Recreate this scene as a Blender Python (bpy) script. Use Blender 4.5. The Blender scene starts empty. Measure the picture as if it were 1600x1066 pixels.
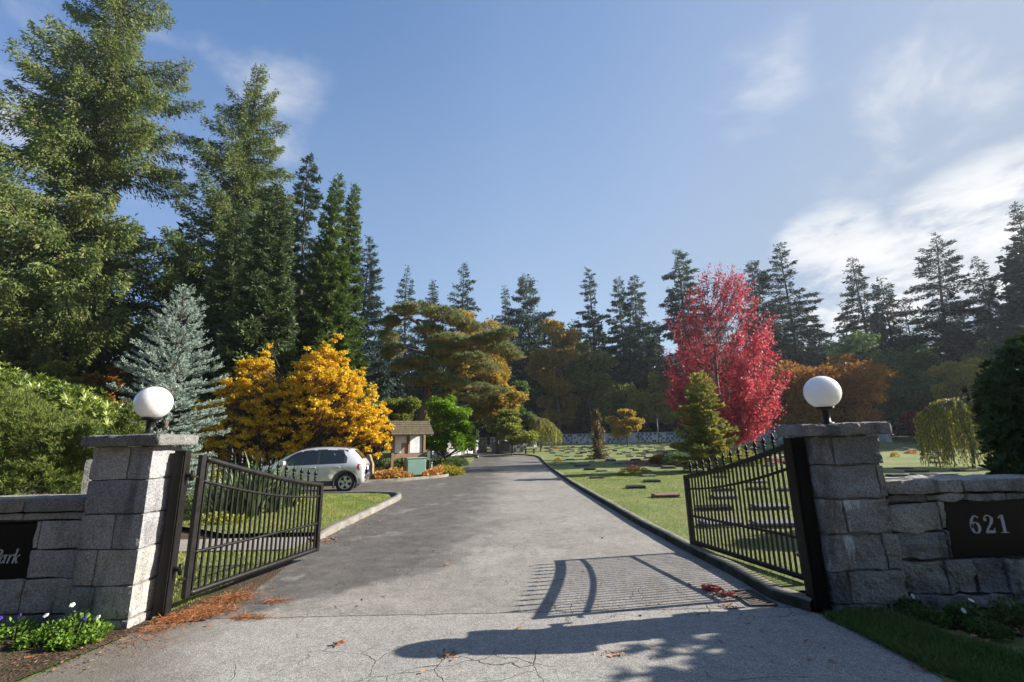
HAZE = 0.0003
DUST = 0.5
OZ = 3.5
SKS = 0.112
EXPO = 1.2
import bpy, math, random
import numpy as np
from mathutils import noise, Vector, Matrix
rnd = random.Random(7)
SC = bpy.context.scene
COL = SC.collection
pi = math.pi
# ---------------------------------------------------------------- camera model
CF = 711.0; CP = math.radians(12.7); CR = math.radians(1.2); CH = 1.55
def _axes():
    f = np.array([0, math.cos(CP), math.sin(CP)]); r = np.array([1., 0, 0]); u = np.cross(r, f)
    c, s = math.cos(CR), math.sin(CR)
    return f, r*c-u*s, r*s+u*c
AX = _axes()
def ray(px, py): return AX[0]+AX[1]*(px-800)/CF+AX[2]*(533-py)/CF
def at(px, py, Y):
    d = ray(px, py); t = Y/d[1]; return np.array([d[0]*t, Y, CH+d[2]*t])
def zt(x, y):
    """height of the ground"""
    s = np.clip(np.asarray(y, float)-28., 0, None)
    return np.where(s < 57, .0235*s*np.clip(s/10., 0, 1)**.5, .0235*57+.006*(s-57))
def gp(px, py, z=0.):
    d = ray(px, py); t = (z-CH)/d[2]
    if t > 0 and d[1]*t < 28: return d[0]*t, d[1]*t
    for t in np.arange(27, 200, .1):
        if CH+d[2]*t < zt(0, d[1]*t)+z: break
    return d[0]*t, d[1]*t
# ---------------------------------------------------------------- objects
def tag(o, label=None, cat=None, group=None, kind=None):
    if label: o['label'] = label
    if cat: o['category'] = cat
    if group: o['group'] = group
    if kind: o['kind'] = kind
    return o
def thing(name, label, cat, loc=(0, 0, 0), rz=0., group=None):
    o = bpy.data.objects.new(name, None); o.empty_display_size = .2
    o.location = loc; o.rotation_euler = (0, 0, rz); COL.objects.link(o)
    return tag(o, label, cat, group)
def link(name, me, mat=None, parent=None, loc=None):
    o = bpy.data.objects.new(name, me)
    if mat is not None and not me.materials: me.materials.append(mat)
    COL.objects.link(o)
    if parent is not None: o.parent = parent
    if loc is not None: o.location = loc
    return o
def copy_tree(o, parent=None):
    c = o.copy(); COL.objects.link(c)
    if parent is not None: c.parent = parent
    for ch in [k for k in bpy.data.objects if k.parent == o]: copy_tree(ch, c)
    return c
def npmesh(name, V, Fc, attr=None, smooth=False):
    """V (n,3), Fc (m,k) array of equal faces"""
    V = np.asarray(V, np.float32); Fc = np.asarray(Fc, np.int32)
    m, k = Fc.shape
    me = bpy.data.meshes.new(name)
    me.vertices.add(len(V)); me.vertices.foreach_set('co', V.ravel())
    me.loops.add(m*k); me.loops.foreach_set('vertex_index', Fc.ravel())
    me.polygons.add(m)
    me.polygons.foreach_set('loop_start', np.arange(0, m*k, k, dtype=np.int32))
    try: me.polygons.foreach_set('loop_total', np.full(m, k, np.int32))
    except Exception: pass
    if smooth: me.polygons.foreach_set('use_smooth', np.ones(m, bool))
    if attr is not None:
        a = me.attributes.new('rnd', 'FLOAT', 'FACE'); a.data.foreach_set('value', np.asarray(attr, np.float32))
    me.update(calc_edges=True)
    return me
class MB:
    """collects simple shapes into one mesh"""
    def __init__(s): s.v = []; s.f = []; s.m = []; s.sm = []
    def add(s, vs, fs, mi=0, smooth=False):
        b = len(s.v); s.v += [tuple(map(float, p)) for p in vs]
        s.f += [tuple(i+b for i in f) for f in fs]; s.m += [mi]*len(fs); s.sm += [smooth]*len(fs)
    def box(s, c, d, rz=0., mi=0, bev=0., M=None):
        x, y, z = d[0]/2, d[1]/2, d[2]/2
        if bev <= 0:
            vs = [(-x,-y,-z),(x,-y,-z),(x,y,-z),(-x,y,-z),(-x,-y,z),(x,-y,z),(x,y,z),(-x,y,z)]
            fs = [(0,3,2,1),(4,5,6,7),(0,1,5,4),(1,2,6,5),(2,3,7,6),(3,0,4,7)]
        else:
            b = min(bev, x*.9, y*.9, z*.9); vs = []; idx = {}
            for i, sx in enumerate((-1, 1)):
                for j, sy in enumerate((-1, 1)):
                    for k, sz in enumerate((-1, 1)):
                        for a in range(3):
                            q = [sx*(x-b), sy*(y-b), sz*(z-b)]; q[a] = (sx*x, sy*y, sz*z)[a]
                            idx[i, j, k, a] = len(vs); vs.append(tuple(q))
            fs = []
            I = lambda i, j, k, a: idx[i, j, k, a]
            for i in (0, 1):
                f = [I(i,0,0,0), I(i,1,0,0), I(i,1,1,0), I(i,0,1,0)]; fs.append(tuple(f if i else f[::-1]))
                f = [I(0,i,0,1), I(0,i,1,1), I(1,i,1,1), I(1,i,0,1)]; fs.append(tuple(f if i else f[::-1]))
                f = [I(0,0,i,2), I(1,0,i,2), I(1,1,i,2), I(0,1,i,2)]; fs.append(tuple(f if i else f[::-1]))
            for i in (0, 1):
                for j in (0, 1):
                    f = [I(i,j,0,0), I(i,j,1,0), I(i,j,1,1), I(i,j,0,1)]; fs.append(tuple(f if i != j else f[::-1]))
                    f = [I(i,0,j,0), I(i,1,j,0), I(i,1,j,2), I(i,0,j,2)]; fs.append(tuple(f[::-1] if i != j else f))
                    f = [I(0,i,j,1), I(1,i,j,1), I(1,i,j,2), I(0,i,j,2)]; fs.append(tuple(f if i != j else f[::-1]))
            for i in (0, 1):
                for j in (0, 1):
                    for k in (0, 1):
                        f = [I(i,j,k,0), I(i,j,k,1), I(i,j,k,2)]
                        fs.append(tuple(f if (i+j+k) % 2 == 1 else f[::-1]))
        c0, s0 = math.cos(rz), math.sin(rz)
        out = []
        for p in vs:
            q = (p[0]*c0-p[1]*s0+c[0], p[0]*s0+p[1]*c0+c[1], p[2]+c[2])
            if M is not None: q = tuple(M @ Vector(q))
            out.append(q)
        s.add(out, fs, mi)
    def lathe(s, prof, n=24, c=(0, 0, 0), mi=0, axis='z', smooth=True, cap=True):
        vs = []; fs = []
        for r, z in prof:
            for i in range(n):
                a = 2*pi*i/n
                p = (r*math.cos(a), r*math.sin(a), z)
                if axis == 'y': p = (p[0], -p[2], p[1])
                if axis == 'x': p = (p[2], p[0], p[1])
                vs.append((p[0]+c[0], p[1]+c[1], p[2]+c[2]))
        for k in range(len(prof)-1):
            for i in range(n):
                j = (i+1) % n
                fs.append((k*n+i, k*n+j, (k+1)*n+j, (k+1)*n+i))
        if cap:
            fs.append(tuple(range(n))[::-1]); fs.append(tuple((len(prof)-1)*n+i for i in range(n)))
        s.add(vs, fs, mi, smooth)
    def tube(s, pts, rad, n=6, mi=0, smooth=True):
        pts = [Vector(p) for p in pts]
        if not hasattr(rad, '__len__'): rad = [rad]*len(pts)
        vs = []; fs = []; prev = None
        for i, p in enumerate(pts):
            t = (pts[min(i+1, len(pts)-1)]-pts[max(i-1, 0)]).normalized()
            if prev is None: prev = t.orthogonal().normalized()
            a = (prev-t*prev.dot(t)).normalized(); b = t.cross(a); prev = a
            for k in range(n):
                q = 2*pi*k/n
                vs.append(p+(a*math.cos(q)+b*math.sin(q))*rad[i])
        for i in range(len(pts)-1):
            for k in range(n):
                j = (k+1) % n; fs.append((i*n+k, i*n+j, (i+1)*n+j, (i+1)*n+k))
        fs.append(tuple(range(n))[::-1]); fs.append(tuple((len(pts)-1)*n+k for k in range(n)))
        s.add(vs, fs, mi, smooth)
    def build(s, name, mat, parent=None, loc=None):
        me = bpy.data.meshes.new(name)
        me.from_pydata(s.v, [], s.f)
        for m in (mat if isinstance(mat, (list, tuple)) else [mat]): me.materials.append(m)
        me.polygons.foreach_set('material_index', s.m); me.polygons.foreach_set('use_smooth', s.sm)
        me.update()
        return link(name, me, None, parent, loc)
# ---------------------------------------------------------------- materials
class NT:
    def __init__(s, name, disp=None):
        s.mat = bpy.data.materials.new(name); s.mat.use_nodes = True
        s.t = s.mat.node_tree; s.n = s.t.nodes; s.l = s.t.links
        s.b = s.n['Principled BSDF']; s.out = s.n['Material Output']
        s.co = s.n.new('ShaderNodeTexCoord').outputs['Object']
    def L(s, a, b): s.l.new(a, b)
    def set(s, sock, v):
        if isinstance(v, (int, float, tuple, list)):
            if isinstance(v, (tuple, list)) and len(v) == 3 and sock.type == 'RGBA': v = (*v, 1)
            sock.default_value = v
        else: s.l.new(v, sock)
    def noise(s, scale, detail=3, rough=.5, co=None, dist=0.):
        n = s.n.new('ShaderNodeTexNoise'); n.inputs['Scale'].default_value = scale
        n.inputs['Detail'].default_value = detail; n.inputs['Roughness'].default_value = rough
        n.inputs['Distortion'].default_value = dist
        s.l.new(co if co is not None else s.co, n.inputs['Vector']); return n.outputs['Fac']
    def vor(s, scale, feat='F1', co=None, out='Distance', rand=1.):
        n = s.n.new('ShaderNodeTexVoronoi'); n.feature = feat; n.inputs['Scale'].default_value = scale
        n.inputs['Randomness'].default_value = rand
        s.l.new(co if co is not None else s.co, n.inputs['Vector']); return n.outputs[out]
    def ramp(s, fac, stops, interp='LINEAR'):
        n = s.n.new('ShaderNodeValToRGB'); e = n.color_ramp.elements; n.color_ramp.interpolation = interp
        while len(e) < len(stops): e.new(.5)
        for k, (p, c) in zip(e, stops):
            k.position = p; k.color = (c, c, c, 1) if isinstance(c, (int, float)) else (*c, 1)
        s.set(n.inputs['Fac'], fac); return n.outputs['Color']
    def mix(s, fac, a, b, mode='MIX'):
        n = s.n.new('ShaderNodeMix'); n.data_type = 'RGBA'; n.blend_type = mode
        s.set(n.inputs[0], fac); s.set(n.inputs[6], a); s.set(n.inputs[7], b); return n.outputs[2]
    def math(s, op, a, b=0., c=None):
        n = s.n.new('ShaderNodeMath'); n.operation = op
        s.set(n.inputs[0], a); s.set(n.inputs[1], b)
        if c is not None: s.set(n.inputs[2], c)
        return n.outputs[0]
    def mr(s, v, a, b, c=0., d=1., smooth=True):
        n = s.n.new('ShaderNodeMapRange'); n.interpolation_type = 'SMOOTHSTEP' if smooth else 'LINEAR'
        for i, q in enumerate((v, a, b, c, d)): s.set(n.inputs[i], q)
        return n.outputs[0]
    def sep(s, co=None):
        n = s.n.new('ShaderNodeSeparateXYZ'); s.l.new(co if co is not None else s.co, n.inputs[0]); return n.outputs
    def comb(s, x, y, z):
        n = s.n.new('ShaderNodeCombineXYZ')
        for i, q in enumerate((x, y, z)): s.set(n.inputs[i], q)
        return n.outputs[0]
    def mapv(s, scale=(1, 1, 1), loc=(0, 0, 0), rot=(0, 0, 0), co=None):
        n = s.n.new('ShaderNodeMapping'); n.inputs['Scale'].default_value = scale
        n.inputs['Location'].default_value = loc; n.inputs['Rotation'].default_value = rot
        s.l.new(co if co is not None else s.co, n.inputs['Vector']); return n.outputs[0]
    def warp(s, amt, scale, co=None):
        n = s.n.new('ShaderNodeTexNoise'); n.inputs['Scale'].default_value = scale
        s.l.new(co if co is not None else s.co, n.inputs['Vector'])
        v = s.n.new('ShaderNodeVectorMath'); v.operation = 'MULTIPLY_ADD'
        s.l.new(n.outputs['Color'], v.inputs[0]); v.inputs[1].default_value = (amt,)*3
        s.l.new(co if co is not None else s.co, v.inputs[2]); return v.outputs[0]
    def bump(s, h, strength=.5, dist=.01):
        n = s.n.new('ShaderNodeBump'); n.inputs['Strength'].default_value = strength
        n.inputs['Distance'].default_value = dist; s.set(n.inputs['Height'], h)
        s.l.new(n.outputs[0], s.b.inputs['Normal']); return n
    def done(s, col=None, rough=.6, metal=0., spec=None):
        if col is not None: s.set(s.b.inputs['Base Color'], col)
        s.set(s.b.inputs['Roughness'], rough); s.set(s.b.inputs['Metallic'], metal)
        if spec is not None: s.b.inputs['Specular IOR Level'].default_value = spec
        return s.mat
def leafmat(name, stops, tr=.35, rough=.55, spec=.3, hue_noise=None):
    """leaf colour runs over a per leaf attribute; thin leaves let light through"""
    n = NT(name)
    a = n.n.new('ShaderNodeAttribute'); a.attribute_name = 'rnd'
    k = len(stops)
    c = n.ramp(a.outputs['Fac'], [(i/(k-1) if k > 1 else 0, s) for i, s in enumerate(stops)])
    n.set(n.b.inputs['Base Color'], c); n.b.inputs['Roughness'].default_value = rough
    n.b.inputs['Specular IOR Level'].default_value = spec
    t = n.n.new('ShaderNodeBsdfTranslucent'); n.L(c, t.inputs['Color'])
    m = n.n.new('ShaderNodeMixShader'); m.inputs[0].default_value = tr
    n.L(n.b.outputs[0], m.inputs[1]); n.L(t.outputs[0], m.inputs[2]); n.L(m.outputs[0], n.out.inputs['Surface'])
    return n.mat
def barkmat(name, c1, c2, sc=6.):
    n = NT(name)
    v = n.mapv((1, 1, .2)); f = n.noise(sc, 5, .6, v)
    n.bump(f, .8, .03)
    return n.done(n.ramp(f, [(.3, c1), (.7, c2)]), .9)
def plain(name, col, rough=.5, metal=0., var=.12, sc=8., spec=None):
    n = NT(name); f = n.noise(sc, 4, .6)
    a = tuple(c*(1-var) for c in col); b = tuple(min(1, c*(1+var)) for c in col)
    return n.done(n.ramp(f, [(.3, a), (.7, b)]), n.mr(f, .3, .7, rough*.85, min(1, rough*1.15)), metal, spec)
BUMPK = 1.6
# ---------------------------------------------------------------- setting materials
def m_asphalt():
    n = NT('asphalt'); xyz = n.sep()
    X, Y = xyz[0], xyz[1]
    agg = n.noise(95, 3, .75); agg2 = n.vor(150); big = n.noise(.55, 4, .6); mid = n.noise(3.2, 5, .65)
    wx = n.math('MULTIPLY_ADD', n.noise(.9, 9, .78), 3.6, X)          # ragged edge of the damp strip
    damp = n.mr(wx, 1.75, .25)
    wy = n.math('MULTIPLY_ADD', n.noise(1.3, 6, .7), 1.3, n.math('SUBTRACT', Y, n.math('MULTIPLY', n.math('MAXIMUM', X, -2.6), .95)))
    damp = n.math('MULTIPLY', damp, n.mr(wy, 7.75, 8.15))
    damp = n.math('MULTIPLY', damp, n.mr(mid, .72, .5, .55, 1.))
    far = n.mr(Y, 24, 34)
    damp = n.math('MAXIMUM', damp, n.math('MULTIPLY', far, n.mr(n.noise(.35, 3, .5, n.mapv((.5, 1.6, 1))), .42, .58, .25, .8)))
    base = n.ramp(big, [(.3, (.205, .190, .172)), (.7, (.285, .266, .242))])
    base = n.mix(n.mr(mid, .35, .75, 0, .45), base, (.15, .14, .128))
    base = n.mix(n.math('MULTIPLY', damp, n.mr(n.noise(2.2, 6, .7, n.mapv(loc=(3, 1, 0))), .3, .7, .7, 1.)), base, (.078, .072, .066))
    base = n.mix(n.math('MULTIPLY', n.mr(n.noise(1.1, 6, .75, n.mapv((1, .8, 1), (11, 7, 0))), .52, .62), .38), base, (.12, .112, .10))
    base = n.mix(n.math('MULTIPLY', n.mr(n.noise(.8, 5, .7, n.mapv((1, .7, 1), (21, 3, 0))), .56, .66), .35), base, (.34, .325, .30))
    near = n.mr(Y, 4.74, 4.70)                                        # the newer apron in front of the joint
    base = n.mix(n.math('MULTIPLY', near, .55), base, (.30, .287, .268))
    sp = n.ramp(agg, [(.33, .35), (.5, 1.), (.66, 1.75)])
    base = n.mix(.9, base, sp, 'MULTIPLY')
    base = n.mix(.75, base, n.ramp(n.noise(34, 4, .75), [(.35, .6), (.5, 1.), (.65, 1.35)]), 'MULTIPLY')
    base = n.mix(.5, base, n.ramp(n.noise(9, 5, .7), [(.33, .62), (.5, 1.), (.67, 1.28)]), 'MULTIPLY')
    base = n.mix(n.mr(agg2, .12, .02, 0, .5), base, (.42, .41, .39))
    dirt = n.math('MULTIPLY', n.mr(n.math('MULTIPLY_ADD', n.noise(1.6, 6, .7), 1.6, n.math('MULTIPLY_ADD', Y, .35, X)), .0, -.9), n.mr(Y, 5.6, 4.9)); base = n.mix(n.math('MULTIPLY', dirt, .72), base, n.mix(n.mr(agg, .4, .6), (.055, .042, .03), (.14, .11, .08)))
    # cracks
    wv = n.warp(.35, 1.6); wv = n.warp(.06, 9, wv)
    e = n.vor(.75, 'DISTANCE_TO_EDGE', wv); e2 = n.vor(2.3, 'DISTANCE_TO_EDGE', wv)
    cr = n.mr(e, .0055, .001); cr = n.math('MULTIPLY', cr, n.mr(n.noise(.9, 4), .57, .62))
    c2 = n.math('MULTIPLY', n.mr(e2, .011, .002), n.mr(n.noise(.7, 4, .5, n.mapv(loc=(5, 3, 0))), .53, .60))
    yy = n.math('MULTIPLY_ADD', n.noise(3.5, 5, .7), .09, Y)
    jt = n.mr(n.math('ABSOLUTE', n.math('SUBTRACT', yy, 4.775)), .014, .004)
    cr = n.math('MAXIMUM', n.math('MAXIMUM', cr, c2), jt)
    nearish = n.mr(Y, 30, 14)
    cr = n.math('MULTIPLY', cr, nearish)
    base = n.mix(n.math('MULTIPLY', cr, .85), base, (.03, .028, .025))
    bp = n.math('SUBTRACT', n.math('ADD', agg, n.math('MULTIPLY', agg2, .4)), n.math('MULTIPLY', cr, 1.2))
    n.bump(bp, .55, .006)
    return n.done(base, n.mr(damp, 0, 1, .85, .62), 0, .35)
def m_lawn():
    n = NT('lawn'); Y = n.sep()[1]
    a = n.noise(.35, 5, .6); b = n.noise(2.2, 6, .7); c = n.noise(30, 4, .8)
    col = n.ramp(a, [(.32, (.10, .145, .045)), (.5, (.165, .20, .07)), (.68, (.24, .235, .11))])
    col = n.mix(n.mr(b, .5, .72, 0, .7), col, (.17, .16, .07))
    col = n.mix(n.mr(n.noise(5, 4, .7, n.mapv((1, 2.4, 1))), .6, .7, 0, .5), col, (.14, .075, .03))
    col = n.mix(.75, col, n.ramp(c, [(.3, .45), (.5, 1.), (.7, 1.5)]), 'MULTIPLY')
    n.bump(n.math('ADD', c, b), .9, .03)
    return n.done(col, .9, 0, .2)
def m_soil():
    n = NT('soil'); a = n.noise(2.5, 5, .6); b = n.noise(45, 5, .75); v = n.vor(60)
    col = n.ramp(a, [(.3, (.055, .038, .026)), (.7, (.12, .088, .06))])
    col = n.mix(n.mr(n.noise(1.2, 4), .5, .62, 0, .5), col, (.07, .085, .03))
    col = n.mix(.8, col, n.ramp(b, [(.3, .45), (.5, 1), (.7, 1.9)]), 'MULTIPLY')
    col = n.mix(n.mr(v, .16, .05, 0, .5), col, (.25, .2, .15))
    n.bump(n.math('ADD', b, v), 1., .02)
    return n.done(col, .95, 0, .15)
def m_concrete(name='concrete', c1=(.24, .225, .2), c2=(.38, .36, .33), moss=.3):
    n = NT(name); a = n.noise(1.7, 5, .65); b = n.noise(55, 4, .7); m = n.noise(6, 4, .6)
    col = n.ramp(a, [(.3, c1), (.7, c2)])
    col = n.mix(n.mr(m, .56, .72, 0, moss), col, (.05, .055, .03))
    col = n.mix(.5, col, n.ramp(b, [(.3, .55), (.5, 1), (.7, 1.35)]), 'MULTIPLY')
    n.bump(n.math('ADD', b, a), .6, .01)
    return n.done(col, .88, 0, .25)
def m_granite(name, c1, c2, streaks=(), sc=1.):
    n = NT(name); xyz = n.sep(); gi = n.n.new('ShaderNodeNewGeometry').outputs['Random Per Island']
    a = n.noise(1.8*sc, 5, .6); s1 = n.noise(170, 2, .8); s2 = n.noise(60, 3, .7); st = n.noise(1.2, 5, .6, n.mapv((3.2, 3.2, .7)))
    col = n.ramp(a, [(.3, c1), (.72, c2)])
    col = n.mix(n.mr(st, .48, .66, 0, .65), col, (.06, .06, .065))
    col = n.mix(.75, col, n.ramp(s2, [(.34, .5), (.5, 1.), (.66, 1.45)]), 'MULTIPLY')
    col = n.mix(.6, col, n.ramp(s1, [(.36, .35), (.5, 1.), (.64, 1.5)]), 'MULTIPLY')
    col = n.mix(n.mr(n.noise(2.6, 4, .6, n.mapv(loc=(9, 2, 4))), .6, .7, 0, .35), col, (.13, .10, .07))
    col = n.mix(1., col, n.ramp(gi, [(0., (.68, .69, .72)), (.35, (.92, .92, .95)), (.65, (1.06, 1.03, .98)), (1., (1.28, 1.22, 1.12))]), 'MULTIPLY')
    col = n.mix(n.math('MULTIPLY', n.mr(n.noise(4.5, 6, .7, n.mapv((1, 1, .6), (4, 4, 4))), .54, .66), n.mr(xyz[2], .6, .0, .15, .8)), col, (.05, .052, .04))
    for (x, z0, z1, w) in streaks:                                   # lime run down from a joint
        k = n.mr(n.math('ABSOLUTE', n.math('SUBTRACT', n.math('MULTIPLY_ADD', n.noise(16, 3), .03, xyz[0]), x+.015)), w, w*.8)
        tt = n.mr(xyz[2], z1, z0, 0, 1, False); dr = n.noise(34, 3, .6, n.mapv((1, 1, .05)))
        k = n.math('MULTIPLY', k, n.mr(n.math('MULTIPLY_ADD', tt, -.33, dr), .27, .36)); k = n.math('MULTIPLY', k, n.mr(n.math('MULTIPLY_ADD', n.noise(22, 3), .03, xyz[2]), z1+.012, z1+.002))
        col = n.mix(n.math('MULTIPLY', k, n.mr(s2, .3, .55, .25, .9)), col, (.62, .66, .68))
    n.bump(n.math('ADD', n.math('MULTIPLY', s2, .6), n.math('ADD', n.math('MULTIPLY', n.noise(13, 6, .7), BUMPK), n.math('MULTIPLY', s1, .3))), .85, .014)
    return n.done(col, .85, 0, .3)
M = {}
M['asphalt'] = m_asphalt(); M['lawn'] = m_lawn(); M['soil'] = m_soil()
M['kerb'] = m_concrete('kerb_concrete', (.14, .13, .112), (.27, .25, .22), .6)
M['kerb_dark'] = m_concrete('mossy_kerb', (.085, .08, .065), (.165, .155, .13), .8)
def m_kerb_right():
    n = NT('mossy_kerb_side_shade'); g_ = n.n.new('ShaderNodeNewGeometry'); nz = n.sep(g_.outputs['Normal'])[2]
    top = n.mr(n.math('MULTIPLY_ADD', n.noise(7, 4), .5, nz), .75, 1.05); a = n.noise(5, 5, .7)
    col = n.mix(top, n.ramp(a, [(.35, (.022, .024, .014)), (.65, (.07, .065, .05))]), n.ramp(a, [(.35, (.14, .135, .09)), (.6, (.26, .24, .205))]))  # moss plus painted shade on the upright faces, paler top, picked by normal
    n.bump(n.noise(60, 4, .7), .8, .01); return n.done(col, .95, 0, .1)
M['kerb_side_shade'] = m_kerb_right()
M['path'] = m_concrete('path_concrete', (.21, .19, .165), (.31, .285, .25), .15)
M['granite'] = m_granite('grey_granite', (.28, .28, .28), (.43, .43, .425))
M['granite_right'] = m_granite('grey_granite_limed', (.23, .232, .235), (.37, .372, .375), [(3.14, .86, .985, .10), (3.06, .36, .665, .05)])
M['granite_cap'] = m_granite('weathered_cap_granite', (.17, .163, .15), (.29, .28, .26))
M['black_steel'] = plain('black_paint', (.010, .009, .009), .45, 0, .3, 14, .3)
M['black_steel_shaded'] = plain('black_paint_shaded', (.004, .004, .004), .5, 0, .3, 14, .12)  # darker copy of the black paint, the right post's shade put into its colour
M['mortar'] = plain('mortar', (.16, .155, .145), .95, 0, .3, 20)
# ---------------------------------------------------------------- ground
def sheet(name, mat, xs, ys, dz, kind='structure', inside=None, cat=None, parent=None):
    xs = np.asarray(xs, float); ys = np.asarray(ys, float)
    X, Y = np.meshgrid(xs, ys); Z = zt(X, Y)+dz
    V = np.stack([X, Y, Z], -1).reshape(-1, 3); nx = len(xs)
    i, j = np.meshgrid(np.arange(nx-1), np.arange(len(ys)-1)); a = (j*nx+i).ravel()
    Fc = np.stack([a, a+1, a+nx+1, a+nx], -1)
    o = link(name, npmesh(name, V, Fc, smooth=True), mat, parent); 
    if kind: o['kind'] = kind
    return o
def strip(name, mat, left, right, dz, kind='structure', h=0.):
    """sheet between two polylines of (x,y); h>0 gives it a thickness"""
    n = len(left); V = []; Fq = []
    for (a, b) in zip(left, right):
        for t in np.linspace(0, 1, 7):
            x = a[0]+(b[0]-a[0])*t; y = a[1]+(b[1]-a[1])*t; V.append((x, y, float(zt(x, y))+dz))
    for i in range(n-1):
        for k in range(6): Fq.append((i*7+k, i*7+k+1, (i+1)*7+k+1, (i+1)*7+k))
    o = link(name, npmesh(name, V, Fq, smooth=True), mat); o['kind'] = kind; return o
def dense(pts, step=.5):
    out = []
    for a, b in zip(pts[:-1], pts[1:]):
        n = max(1, int(math.dist(a, b)/step))
        out += [tuple(a[k]+(b[k]-a[k])*i/n for k in range(len(a))) for i in range(n)]
    return out+[tuple(pts[-1])]
def smoothline(pts, n=8):
    P = [np.array(p, float) for p in pts]; P = [2*P[0]-P[1]]+P+[2*P[-1]-P[-2]]; out = []
    for i in range(1, len(P)-2):
        for t in np.linspace(0, 1, n, endpoint=False):
            a, b, c, d = P[i-1:i+3]
            out.append(.5*((2*b)+(c-a)*t+(2*a-5*b+4*c-d)*t*t+(3*b-a-3*c+d)*t**3))
    return [tuple(q) for q in out+[P[-2]]]
def kerb(name, pts, w, h, mat, base=0., parent=None, h0=None):
    """kerb of width w to the left of the walking direction, rounded top, uneven"""
    P = [np.array(p[:2], float) for p in pts]; V = []; Fq = []
    n = len(P); L = 0.
    for i, p in enumerate(P):
        t = P[min(i+1, n-1)]-P[max(i-1, 0)]; t /= np.linalg.norm(t)+1e-9; nr = np.array([-t[1], t[0]])
        if i: L += np.linalg.norm(P[i]-P[i-1])
        j = noise.noise((L*1.3, 3, 7))*.012; hh = h+noise.noise((L*2., 1, 2))*.012
        if h0 is not None: hh *= h0(L)
        z = float(zt(*p))
        for (a, b) in ((0+j, -.12), (0+j, hh-.025), (.025+j, hh), (w-.03, hh+.004), (w, hh-.02), (w, -.12)):
            q = p+nr*a; V.append((q[0], q[1], z+b))
    for i in range(n-1):
        for k in range(5): Fq.append((i*6+k, i*6+k+1, (i+1)*6+k+1, (i+1)*6+k))
    me = npmesh(name, V, Fq); o = link(name, me, mat, parent); return o
xs = np.concatenate([[-900, -500, -300, -180, -120, -80, -50], np.arange(-34, 35, 2.), [50, 80, 120, 180, 300, 500, 900]])
ys = np.concatenate([[-300, -120, -50, -20, -8], np.arange(0, 130, 2.), [150, 200, 300, 500, 900, 1800]])
ground = sheet('ground', M['lawn'], xs, ys, -.012)
# road: straight between the kerbs, bending left at the far end
def road_l(y): return -3.36 if y < 40 else float(np.interp(y, [40, 46, 52, 60, 75, 95], [-3.36, -3.9, -4.9, -6.6, -10.5, -16]))
def road_r(y):
    if y < 3: return 2.78+(3-y)*.5
    if y < 4.5: return 2.68+(4.5-y)*.07
    if y < 40: return float(np.interp(y, [4.5, 4.62, 4.9, 5.7, 7., 9.2, 18., 40.], [2.68, 2.66, 2.50, 2.50, 2.42, 2.31, 2.14, 2.14]))
    return float(np.interp(y, [40, 43, 45, 46.5, 48, 52, 60, 75, 95], [2.14, 1.95, 1.3, .2, -.9, -1.6, -3.0, -6.6, -12]))
yy = np.concatenate([np.arange(-6, 12, .3), np.arange(12, 92, 1.)])
def rl(y):
    if y < 4.4: return -3.36-(4.4-y)*.12-(max(0, 3-y)*.6)
    return road_l(y)
strip('road', M['asphalt'], [(rl(y)-(.0 if y < 4.6 else .02), y) for y in yy], [(road_r(y)+.04, y) for y in yy], .0)
strip('street', M['asphalt'], [(x, -13) for x in range(-60, 61, 6)], [(x, 1.6) for x in range(-60, 61, 6)], -.006)
# side drive on which the car stands
strip('driveway', M['asphalt'], [(-34, 16.6), (-20, 16.4), (-9, 16.15), (-5, 15.9), (-3.5, 14.6), (-3.1, 13.)], [(-34, 23), (-20, 22.6), (-9, 21.4), (-5.2, 22.1), (-3.3, 26.6), (-3.1, 27)], -.004)
# kerbs
kr = [(road_r(y), y) for y in np.concatenate([np.arange(4.58, 8.2, .12), np.arange(8.4, 58, .6)])]
k1 = kerb('kerb', kr[::-1], .15, .105, M['kerb_side_shade']); k1['kind'] = 'structure'
isl = [(-4.1, 8.72), (-3.62, 8.66), (-3.42, 8.6)]
isl = [(-3.42, 8.3), (-3.38, 9.5), (-3.38, 11.5), (-3.40, 13.2), (-3.44, 14.3), (-3.62, 15.0), (-4.1, 15.5), (-4.9, 15.72), (-6.5, 15.85), (-9, 16.0), (-14, 16.2), (-20, 16.4), (-30, 16.5)]
k2 = kerb('kerb', smoothline(isl, 5), .15, .12, M['kerb'], h0=lambda L: min(1, .25+L*1.1)); k2['kind'] = 'structure'
kio_k = [gp(*p) for p in ((500, 757), (545, 756), (580, 754), (620, 752), (655, 749), (688, 746), (706, 741), (713, 736), (709, 731), (697, 728), (680, 727))]
k3 = kerb('kerb', smoothline(kio_k, 5)[::-1], .14, .12, M['kerb']); k3['kind'] = 'structure'
far_k = [(-3.4, 42.), (-3.7, 46.), (-4.6, 49.), (-6.2, 50.), (-9, 50.2)]
k4 = kerb('kerb', smoothline(far_k, 5)[::-1], .16, .12, M['kerb']); k4['kind'] = 'structure'
strip('verge', M['soil'], [(a, b-.05) for a, b in ((-10, 47), (-9, 46.6), (-8, 46.2), (-7, 46))], [(-10, 50), (-7, 49.8), (-5, 48.8), (-4., 46.3)], .02)
# garden path behind the left gate
strip('path', M['path'], [(x, 7.62+.02*math.sin(x)) for x in np.arange(-14, -3.3, .5)], [(x, 8.62) for x in np.arange(-14, -3.3, .5)], .012)
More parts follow.
